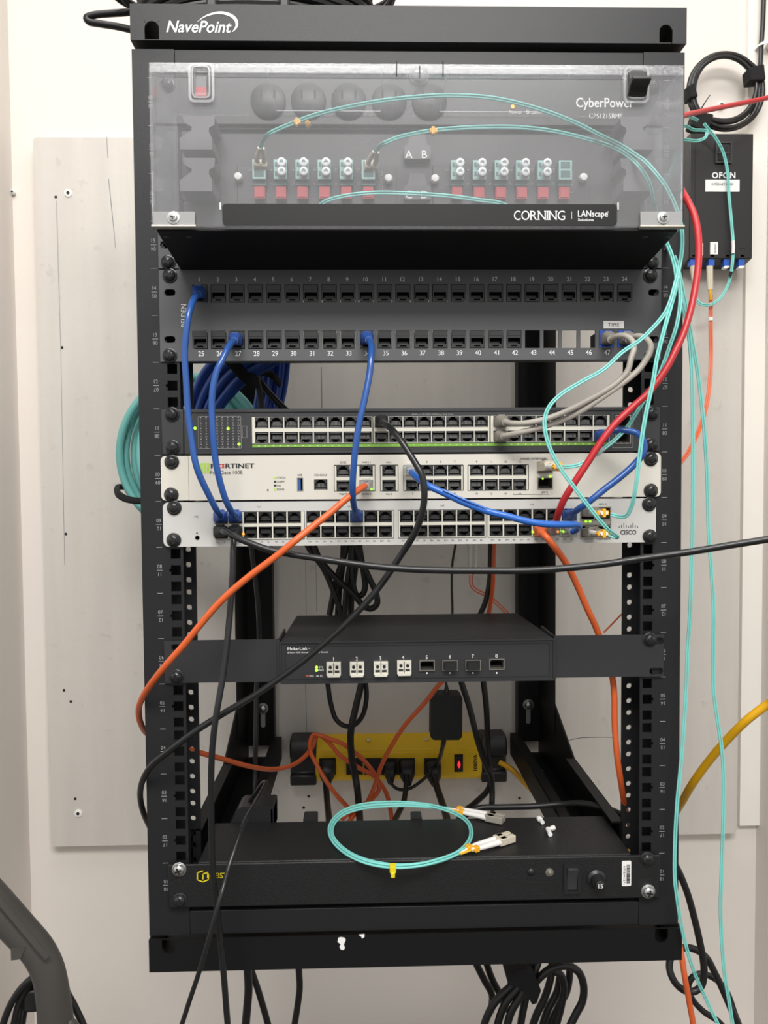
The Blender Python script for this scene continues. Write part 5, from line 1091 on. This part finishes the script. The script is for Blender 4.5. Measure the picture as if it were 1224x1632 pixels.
mb = MB(); c = .004; mb.prism([(p.x+c, p.z), (q.x-c*1.3, p.z-.0005), (q.x-.0006, p.z+c), (q.x, q.z-c), (q.x-c, q.z), (p.x+c*2, q.z+.001), (p.x+.001, q.z-c), (p.x, p.z+c)], .315, .345); obj('brick', mb, 'blackmatte', ad, bevel=.003)
mb = MB(); mb.tube(route([(729, 850, .33), (725.5, 871, .33), (721, 898, .33), (720, 935, .33), (721, 975, .33), (718, 1040, .33), (712, 1080, .33), (711, 1096, .33), (711.5, 1106, .33)]), .0017, 8); obj('output_lead', mb, 'cord', ad)
mb = MB(); mb.tube(route([(711.5, 1092, .33), (711.5, 1106, .33)]), lambda u: .0022+.0022*u, 10); obj('strain_relief', mb, 'cord', ad)
mb = MB(); mb.tube(route([(707, 1172, .33), (707, 1182, .335), (704.5, 1194, .345), (702, 1204, .36), (698, 1214, .375), (694, 1221, .385)]), lambda u: .0042-.0020*u if u < .3 else .0030, 10); obj('input_lead', mb, 'cord', ad)

# ------------------------------------------------------------------ loose things on the bottom unit
GY = GZ
def on(px, py, h=.0018): return AZ(px, py, GY+h)
ring = [(525, 1326), (530, 1305), (548, 1289), (580, 1281), (620, 1279), (665, 1280), (705, 1286), (733, 1297), (748, 1312), (752, 1329), (745, 1346), (728, 1360), (700, 1370.5), (665, 1376.5), (630, 1378), (590, 1372), (556, 1358), (534, 1342)]
path = [on(*q) for q in [(719, 1290.5), (690, 1286), (650, 1283), (610, 1284), (575, 1288), (548, 1297), (532, 1312), (529, 1330), (540, 1347), (562, 1363), (592, 1374), (630, 1380), (668, 1378), (702, 1371), (730, 1358.5), (746, 1343), (751, 1327), (745, 1310), (727, 1297), (695, 1287.5), (655, 1282), (615, 1281), (575, 1285), (545, 1296), (528, 1314), (526, 1330), (536, 1348), (560, 1366), (592, 1378), (630, 1383), (670, 1380), (705, 1371), (728, 1362), (742, 1355)]]
for i, v in enumerate(path): v.z += .0012*(i > 18)
o = duplex('fiber_patch_cord', 'coiled aqua fiber patch cord with grey connectors lying on the bottom unit', None, 'aqua', .0011, .0012, raw=path)
def flat_lc(parent, a, b, light):
    P0, P1 = on(*a, h=.0045), on(*b, h=.0045); t = (P1-P0).normalized(); s = Vector((0, 0, 1)).cross(t).normalized(); up = Vector((0, 0, 1)); L = (P1-P0).length
    def bx(mb, u0, u1, w, h, so=0, uo=0):
        v = []
        for u in (u0, u1):
            c = P0+t*L*u+s*so+up*uo; v += [c-s*w-up*h, c+s*w-up*h, c+s*w+up*h, c-s*w+up*h]
        mb.add(v, [(3, 2, 1, 0), (4, 5, 6, 7), (0, 1, 5, 4), (1, 2, 6, 5), (2, 3, 7, 6), (3, 0, 4, 7)])
    mb = MB()
    for d in (-1, 1): bx(mb, .72, 1.0, .0028, .0036, .0036*d)
    bx(mb, .68, .84, .0066, .0036); obj('connector', mb, light, parent, bevel=.0006, label='duplex connector of grey plastic')
    for d in (-1, 1):
        mb = MB(); b0 = P0+s*.0036*d; mb.tube([b0+t*L*.14-s*.0012*d, b0+t*L*.30, b0+t*L*.5, b0+t*L*.70], lambda u: .0020+.0014*u, 10, 0, 4); obj('boot', mb, 'lcwhite', parent, label='white boot')
        mb = MB(); mb.tube([b0-t*L*.06-s*.0030*d-up*.002, b0+t*L*.05-s*.0020*d-up*.001, b0+t*L*.16-s*.0012*d], .0012, 8); obj('lead', mb, 'lcwhite' if d > 0 else 'lcgold', parent)
    mb = MB(); bx(mb, .10, .20, .0030, .0026, .0030); bx(mb, .18, .27, .0030, .0026, -.0030); bx(mb, .14, .22, .0050, .0012); obj('clip', mb, 'lcgold', parent, bevel=.0006, label='orange clip')
flat_lc(o, (719, 1288.5), (803, 1306), 'greyconn'); flat_lc(o, (738, 1356), (816, 1333), 'beige')
mb = MB(); p = on(626, 1384); mb.box(p.x-.003, p.x+.003, p.y-.004, p.y+.004, p.z-.003, p.z+.0035); mb.box(p.x-.002, p.x+.002, p.y-.005, p.y+.004, p.z-.007, p.z-.002); obj('clip', mb, 'yelink', o, bevel=.0006, label='yellow clip')
def cap_piece(a, b, r=.0024):
    return [on(*a, h=.0026), on(*b, h=.0026)]
mb = MB(); P = cap_piece((859, 1304), (865, 1311)); mb.tube([P[0], (P[0]+P[1])/2, P[1]], lambda u: .0030 if u < .4 else .0022, 10); obj('dust_cap', mb, 'label', None, label='single small white cap on the bottom unit, toward its back edge', cat='cap')
mb = MB(); P = cap_piece((873, 1322), (883, 1319)); mb.tube([P[0], (P[0]+P[1])/2, P[1]], lambda u: .0020 if u < .6 else .0027, 10); P = cap_piece((873, 1321), (877, 1330)); mb.tube([P[0], (P[0]+P[1])/2, P[1]], .0024, 10); obj('dust_cap', mb, 'label', None, label='joined V-shaped pair of white caps on the bottom unit', cat='cap')

# ------------------------------------------------------------------ fibre box, coil and clips on the wall to the right
yB = .395
fb = thing('fiber_box', 'black wall box marked OFON with blue fiber adapters underneath', 'fiber box', A(1150, 412, .42))
p = A(1098, 412, yB); q = A(1201, 213, yB)
mb = MB(); mb.prism_x([(yB, p.z), (yB, q.z), (.44, q.z), (.44, p.z-.004), (yB+.02, p.z-.004)], p.x, q.x); bd = obj('box', mb, 'black', fb, bevel=.0012)
mb = MB(); mb.box(p.x+.008, p.x+.0085, yB-.0004, yB, p.z, q.z); obj('lid_seam', mb, 'hole', fb)
mb = MB(); a = A(1139, 261, yB); b = A(1165.5, 227, yB); mb.box(a.x, b.x, yB-.0005, yB, a.z, b.z, 0); ring_poly(mb, a.x, b.x, a.z, b.z, .001, .0022, yB-.003, yB, 0)
mb.box(a.x+.0045, b.x-.0045, yB-.0012, yB-.0006, a.z+.005, b.z-.005, 1); mb.box(a.x+.005, b.x-.0035, yB-.0020, yB-.001, (a.z+b.z)/2-.0012, (a.z+b.z)/2+.0012, 0); obj('latch_window', mb, ['switch', 'hole'], fb)
mb = MB(); a = A(1134.5, 284.5, yB); b = A(1172, 274.5, yB); mb.text('OFON', a.x, b.x, a.z, b.z, yB-.0004, bold=.03, spacing=1.1); obj('lettering', mb, 'white', fb)
mb = MB(); a = A(1124, 305.5, yB); b = A(1178.5, 286.5, yB); mb.box(a.x, b.x, yB-.0006, yB, a.z, b.z); lb = obj('paper_label', mb, 'label', fb, label='white printed label'); mb = MB(); a = A(1134, 296, yB); b = A(1168, 292, yB); mb.text('INTERNET FIBER', a.x, b.x, a.z, b.z, yB-.0009); obj('lettering', mb, 'ink', lb)
for l, r, t, b_ in ((1131.5, 1144, 386, 405.5), (1111, 1120.5, 388, 407)):
    mb = MB(); a = A(l, b_, yB); b = A(r, t, yB); mb.box(a.x, b.x, yB-.0006, yB, a.z, b.z); lb = obj('paper_label', mb, 'label', fb, label='small white label'); mb = MB(); mb.text('INTERNET', a.x+.0066 if l > 1120 else b.x-.003, a.x+.0088 if l > 1120 else b.x-.001, a.z+.002, b.z-.002, yB-.0009, rot=1); obj('lettering', mb, 'ink', lb)
a = A(1178, 396, yB); mb = MB(); mb.box(a.x, a.x+.009, yB-.0003, yB, a.z-.0008, a.z+.0008); obj('mark', mb, 'hole', fb)
for i, x in enumerate((1103, 1132.5, 1156.5, 1180)):
    mb = MB(); c = A(x, 416, yB+.006); mb.box(c.x-.0046, c.x+.0046, yB+.002, yB+.012, c.z-.008, c.z+.012); mb.box(c.x-.003, c.x+.003, yB, yB+.003, c.z+.004, c.z+.008); ada = obj('fiber_adapter', mb, 'lcblue', fb, bevel=.0006, label='blue fiber adapter')
    if i > 1: mb = MB(); mb.prism([(c.x-.005, c.z-.0115), (c.x+.001, c.z-.012), (c.x+.0045, c.z-.0095), (c.x+.004, c.z-.008), (c.x-.003, c.z-.008)], yB+.002, yB+.010); obj('dust_cap', mb, 'label', ada, label='white dust cap')
o = duplex('fiber_cable', 'single aqua fiber draped down over the wall box and curling up underneath', [(1122, 197, .37), (1126, 202, .372), (1141, 221, .378), (1152.5, 243, .383), (1159.5, 274, .386), (1162, 314, .387), (1166, 356, .387), (1168.5, 392, .386), (1166.5, 426, .386), (1161, 452, .388), (1147, 476, .39), (1130, 486, .392), (1117, 484.5, .394), (1110, 477, .396), (1108.5, 465, .397), (1107, 440, .398)], r=.0011, off=.0011)
mb = MB(); mb.tube(route([(1104, 424, .398), (1105, 440, .398), (1107, 460, .398), (1108.5, 470, .398)]), lambda u: .0042-.0026*u, 10); obj('connector', mb, 'beige', o, label='beige connector')
mb = MB(); mb.tube(route([(1168.2, 384, .384), (1168.6, 393, .384), (1168.3, 404, .384)]), .0024, 10); obj('marker_sleeve', mb, 'label', o, label='white marker sleeve')
mb = MB(); mb.tube(route([(1165.4, 433, .384), (1163.5, 440, .385)]), .0023, 10); obj('marker_band', mb, 'hole', o, label='black band')
duplex('fiber_cable', 'aqua fiber loops tucked under the black strap beside the rack', [(1112, 192, .36), (1102, 187, .33), (1088, 183, .30), (1078, 188, .27), (1082, 196, .28), (1096, 202, .32), (1106, 207, .345), (1118, 207.5, .36), (1126, 209, .362), (1125.5, 217, .362), (1114, 224, .35), (1094, 223, .32), (1078, 221, .28)], r=.0011, off=.0011)
o = duplex('fiber_cable', 'orange fiber hanging from the wall box behind the aqua strands', [(1132.5, 470, .398), (1132.7, 485, .40), (1132.5, 520, .40), (1133, 565, .40), (1131, 610, .39), (1125, 650, .37), (1113, 688, .34), (1096, 722, .30), (1078, 745, .25)], 'orangefiber', .0015, .0015)
mb = MB(); c0 = route([(1131, 424, .398), (1131.5, 445, .398), (1132, 462, .398)]); 
for d in (-.0016, .0016): mb.tube([v+Vector((d, 0, 0)) for v in c0], lambda u: .0033-.0008*u, 10)
obj('connector', mb, 'beige', o, label='beige connector'); mb = MB(); mb.tube(route([(1131.5, 461, .398), (1132.3, 470, .398), (1132.5, 478, .399)]), .0026, 10); obj('boot', mb, 'yellow', o, label='yellow boot')
mb = MB(); mb.tube(route([(1132.4, 506, .40), (1132.5, 511, .40)]), .0036, 10); obj('marker_band', mb, 'label', o, label='white band')
# black cable coil
cc = thing('cable_coil', 'black cable coil hanging on the wall above the marked fiber box', 'cable coil', A(1155, 212, .44))
P = [A(1223, -420, .44), A(1217.5, -25, .44), A(1217, 0, .44), A(1215.5, 40, .44), A(1213, 75, .44), A(1211, 110, .436)]
t0 = -.45
turns = 5
for k in range(turns*18+4):
    t = t0+2*PI*k/18; w = k/18.0
    rx = 56-3.4*math.sin(w*2.1)*1.2-1.4*(w % 2); ry = 61-3.0*math.cos(w*1.7)-1.6*((w+1) % 3)
    dx = 1.5*math.sin(w*1.3); c, s = math.cos(t), math.sin(t)
    if s > 0: ry += 4+1.5*math.sin(w*3)-(k//18)*3.2*max(0, s)
    if c > 0 and s > -.3: rx += (1.5-k//18)*3.6*(s+.3)
    P.append(A(1156+dx+rx*c, 145+ry*s, .428+.0035*math.sin(w*2.9)))
mb = MB(); mb.tube(P, .0036, 9, 0, 5); obj('coiled_cable', mb, 'cable', cc)
for pts, w in (([(1191, 121), (1203, 125), (1216, 118)], .0105), ([(1094, 150), (1101, 148), (1107, 146)], .0095), ([(1102, 190), (1117, 195), (1130, 200)], .0125)):
    mb = MB(); R_ = route([(a, b, .424) for a, b in pts]); d = (R_[-1]-R_[0]).normalized(); nrm = Vector((-d.z, 0, d.x))*w
    v = []
    for yv in (.417, .4395): v += [R_[0]-nrm+Vector((0, yv-.424, 0)), R_[-1]-nrm*1.1+Vector((0, yv-.424, 0)), R_[-1]+nrm*1.15+Vector((0, yv-.424, 0)), R_[0]+nrm*.9+Vector((0, yv-.424, 0))]
    mb.add(v, [(0, 1, 2, 3), (7, 6, 5, 4), (0, 4, 5, 1), (1, 5, 6, 2), (2, 6, 7, 3), (3, 7, 4, 0)]); obj('strap', mb, 'velcro', cc, bevel=.002, label='black hook-and-loop strap')
mb = MB(); mb.tube(route([(1113, 182, .415), (1122, 166, .41), (1132, 151, .405)]), lambda u: .0013-.0007*u, 8); obj('tie_tail', mb, 'black', cc)
cl = thing('cable_clip', 'white screw-fixed cable clip on the wall above the black coil', 'clip', A(1208, 80, .45))
mb = MB(); p = A(1212.5, 77, .45); mb.tube([Vector((p.x-.007, .449, p.z)), Vector((p.x-.005, .437, p.z)), Vector((p.x+.004, .433, p.z)), Vector((p.x+.009, .44, p.z)), Vector((p.x+.009, .449, p.z))], .0045, 8, 0, 5, flat=.4); obj('loop', mb, 'label', cl)
def wall_screw(parent, px, py, name='screw', label=None, r=.0052, cat=None):
    mb = MB(); p = A(px, py, .452); mb.lathe((p.x, .460, p.z), (0, -1, 0), [(0, r*.6), (.004, r), (.0055, r*.95), (.0075, r*.6), (.008, .0001)], 16, 0); mb.box(p.x-r*.45, p.x+r*.45, .4518, .4524, p.z-.0007, p.z+.0007, 1); mb.box(p.x-.0007, p.x+.0007, .4518, .4524, p.z-r*.45, p.z+r*.45, 1); return obj(name, mb, ['label', 'recess'], parent, label=label, cat=cat)
wall_screw(cl, 1202.5, 77.5); wall_screw(None, 1150.5, 165.5, 'wall_screw', 'white screw head in the wall inside the black coil', .0056, 'screw')
wall_screw(None, 19, 305, 'wall_screw', 'small white screw head in the left corner by the board', .0040, 'screw')

# ------------------------------------------------------------------ black cord pile on the rack's top
tp = thing('cord_coil', 'black cord coil piled on top of the rack', 'cord coil', A(360, 14, .12))
mb = MB()
for i in range(19):
    cz = Z0+.4648+.006+.0068*(i//2); P = []
    cx = -.157+.003*math.sin(i*2.3); rx = .118-.004*(i % 3)+(.030 if i > 16 else 0); ry = .068-.006*(i % 2)
    for k in range(22):
        t = 2*PI*k/22; P.append(Vector((cx+rx*math.cos(t), .078+ry*math.sin(t), cz+.002*math.sin(2*t+i))))
    mb.tube(P, .0042, 8, 0, 4, closed=True)
obj('coiled_cord', mb, 'cord', tp)
mb = MB(); mb.tube(route([(260, 8, .10), (208, 19, .10), (175, 21.5, .10), (150, 24, .10), (138, 28.5, .10), (141, 34, .10), (160, 38, .10), (185, 42, .10), (212, 48, .10), (250, 56, .10)]), .0037, 9); obj('cord_end', mb, 'cord', tp, label='loose end looping out left of the rack')
for a, b in ((330, 347), (446, 462)):
    mb = MB(); l = A(a, 8, .01).x; r = A(b, 8, .01).x; mb.box(l, r, .004, .02, Z0+.468, Z0+.526); obj('strap', mb, 'dark', tp, bevel=.002, label='grey strap')

# ------------------------------------------------------------------ below the rack
cab('power_cable', 'black cord under the bottom bar, first from left of the short three', [(392, 1490, .20), (394, 1535, .20), (396, 1575, .20), (394, 1605, .20), (391, 1650, .20)], .0052, 'cord', cat='power cord')
cab('power_cable', 'black cord slanting right under the bottom bar, second of the short three', [(390, 1490, .22), (399, 1540, .22), (412, 1580, .22), (427, 1632, .22), (431, 1650, .22)], .0042, 'cord', cat='power cord')
cab('power_cable', 'black cord under the bottom bar near its white paint chips', [(474, 1490, .20), (476, 1540, .20), (477.5, 1575, .20), (474, 1605, .20), (468, 1650, .20)], .0042, 'cord', cat='power cord')
cab('power_cable', 'black cord slanting into the strapped bundle, left of the pair', [(745, 1500, .24), (758, 1534, .24), (772, 1562, .24), (784, 1586, .24), (782, 1612, .24)], .0046, 'cord', cat='power cord')
cab('power_cable', 'black cord slanting into the strapped bundle, right of the pair', [(765, 1500, .25), (775, 1534, .25), (785, 1562, .25), (797, 1585, .25), (808, 1610, .25)], .0046, 'cord', cat='power cord')
cb = thing('cord_bundle', 'black power cord bundle tied with a strap under the rack', 'cord bundle', A(835, 1650, .2))
B = [[(850, 1500, .2), (843, 1540, .19), (822, 1565, .19), (795, 1590, .19), (780, 1612, .19), (768, 1650, .19)],
     [(857, 1500, .2), (850, 1535, .185), (830, 1570, .185), (805, 1600, .185), (790, 1650, .185)],
     [(865, 1500, .2), (855, 1540, .18), (835, 1580, .18), (815, 1612, .18), (806, 1650, .18)],
     [(862, 1500, .21), (850, 1550, .20), (838, 1590, .20), (828, 1650, .20)],
     [(845, 1575, .175), (862, 1556, .175), (880, 1543, .175), (903, 1539, .175), (922, 1549, .175), (930, 1570, .175), (928, 1596, .175), (917, 1618, .175), (904, 1650, .175)],
     [(877, 1545, .20), (893, 1553, .20), (899, 1575, .20), (894, 1605, .20), (884, 1650, .20)],
     [(880, 1500, .22), (878, 1555, .21), (868, 1590, .21), (854, 1620, .21), (846, 1650, .21)],
     [(905, 1500, .23), (908, 1545, .22), (903, 1580, .22), (890, 1605, .22), (872, 1650, .22)],
     [(893, 1550, .215), (888, 1580, .215), (872, 1612, .215), (862, 1650, .215)]]
for p in B:
    mb = MB(); mb.tube(route(p), .0048, 9, 0, 7); obj('cord', mb, 'cord', cb)
mb = MB(); mb.prism([(A(a, b, .17).x, A(a, b, .17).z) for a, b in ((806, 1561), (818, 1545), (834, 1537), (849, 1545), (860, 1572), (853, 1592), (846, 1594), (838, 1580), (822, 1566), (813, 1565))], .162, .205); obj('strap', mb, 'velcro', cb, bevel=.003, label='black hook-and-loop strap')
cab('power_cable', 'black cord curling in a loop right of the bottom bar, reaching up beside the post', [(1072, 1372, .10), (1082, 1390, .10), (1095, 1422, .10), (1105, 1457, .10), (1114, 1495, .10), (1120, 1526, .10), (1122, 1551, .10), (1117, 1572, .10), (1104, 1580.5, .10), (1088, 1577, .10), (1074, 1563, .10), (1067, 1543, .105), (1070, 1524, .11), (1083, 1512.5, .115), (1103, 1511.5, .12), (1124, 1524, .12), (1139, 1550, .12), (1153, 1580, .12), (1168, 1615, .12), (1182, 1650, .12)], .0040, 'cord', cat='power cord')
cab('power_cable', 'black cord in the small loop right of the bottom bar', [(1182, 1650, .14), (1170, 1612, .14), (1158, 1580, .14), (1142, 1562, .14), (1120, 1552, .14), (1104, 1557, .14), (1097, 1572, .14), (1102, 1590, .14), (1120, 1611, .14), (1146, 1629, .14), (1160, 1650, .14)], .0036, 'cord', cat='power cord')
# grey curved handle in the lower left corner with its cord
hd = thing('curved_handle', 'grey curved plastic handle rising in the lower left corner', 'handle', A(92, 1690, .10))
mb = MB(); mb.tube(route([(-60, 1388, .08), (-12, 1436, .085), (30, 1481, .09), (60, 1515, .093), (76, 1546, .095), (84, 1585, .097), (89, 1632, .10), (93, 1700, .10), (96, 1900, .09), (98, 2300, .07)]), lambda u: .0205-.003*math.sin(min(u*1.6, 1)*PI), 18, 0, 8, flat=.85); hb = obj('grip_tube', mb, 'handle', hd)
mb = MB(); p = A(30, 1516, .085); mb.prism([(p.x-.004, p.z-.004), (p.x+.006, p.z-.003), (p.x+.012, p.z+.010), (p.x-.004, p.z+.010)], .075, .10); obj('trigger_stub', mb, 'handle', hd, bevel=.001)
mb = MB(); mb.tube(route([(-5, 1432, .068), (32, 1476, .072), (62, 1512, .075), (74, 1526, .077)]), .0035, 8); obj('grip_ridge', mb, 'handle', hd)
mb = MB(); p = A(42, 1606, .13); q = A(64, 1570, .13); mb.box(p.x, q.x, .12, .15, p.z, q.z); obj('cord_hook', mb, 'black', hd, bevel=.003)
mb = MB(); p = A(112, 1640, .10); mb.lathe((p.x, .10, p.z-.01), (0, 0, 1), [(0, .011), (.012, .010), (.022, .004), (.0222, .0001)], 14); obj('end_knob', mb, 'handle', hd)
cab('power_cable', 'dark cord running down right of the curved grey handle', [(96, 1560, .14), (108, 1584, .14), (120, 1606, .14), (132, 1632, .14), (140, 1655, .14)], .0040, 'cord', cat='power cord')
hc = thing('hung_cable', 'dark cord looped over the hook of the curved grey handle', 'cord', A(30, 1650, .13))
for i, p in enumerate(([(62, 1552, .12), (50, 1560, .115), (34, 1575, .115), (20, 1595, .115), (9, 1620, .115), (2, 1650, .115)], [(62, 1556, .125), (52, 1562, .12), (40, 1578, .12), (30, 1600, .12), (24, 1625, .12), (20, 1650, .12)], [(64, 1560, .13), (54, 1567, .13), (46, 1585, .13), (40, 1605, .13), (36, 1628, .13), (34, 1650, .13)], [(60, 1558, .128), (47, 1572, .124), (36, 1596, .124), (28, 1650, .124)])):
    mb = MB(); mb.tube(route(p), .0040, 9); obj('cord_loop', mb, 'cord', hc)

# ------------------------------------------------------------------ shared group names
for o in list(SC.objects):
    if o.parent is not None or not o.get('label') or o.get('group'): continue
    n = o.name.split('.')[0]; l = o['label']
    if n == 'patch_cable':
        for k in ('blue', 'grey', 'orange', 'black'):
            if k in l.split(' from')[0].split(' in jack')[0]: o['group'] = k+' patch cables'; break
    elif n == 'fiber_cable' and 'orange' not in l: o['group'] = 'aqua fiber cables'
    elif n == 'power_cable': o['group'] = 'black cords under the rack' if 'bar' in l or 'bundle' in l else 'black cords behind the rack gear' if 'strip' in l or 'switch' in l or 'adapter' in l or 'outlet' in l or 'unit' in l else 'loose black cords'
    elif n == 'dust_cap': o['group'] = 'white caps on the bottom unit'
    elif n == 'hook_and_loop_strap': o['group'] = 'black cable straps'
    elif n == 'wall_screw': o['group'] = 'white wall screws'
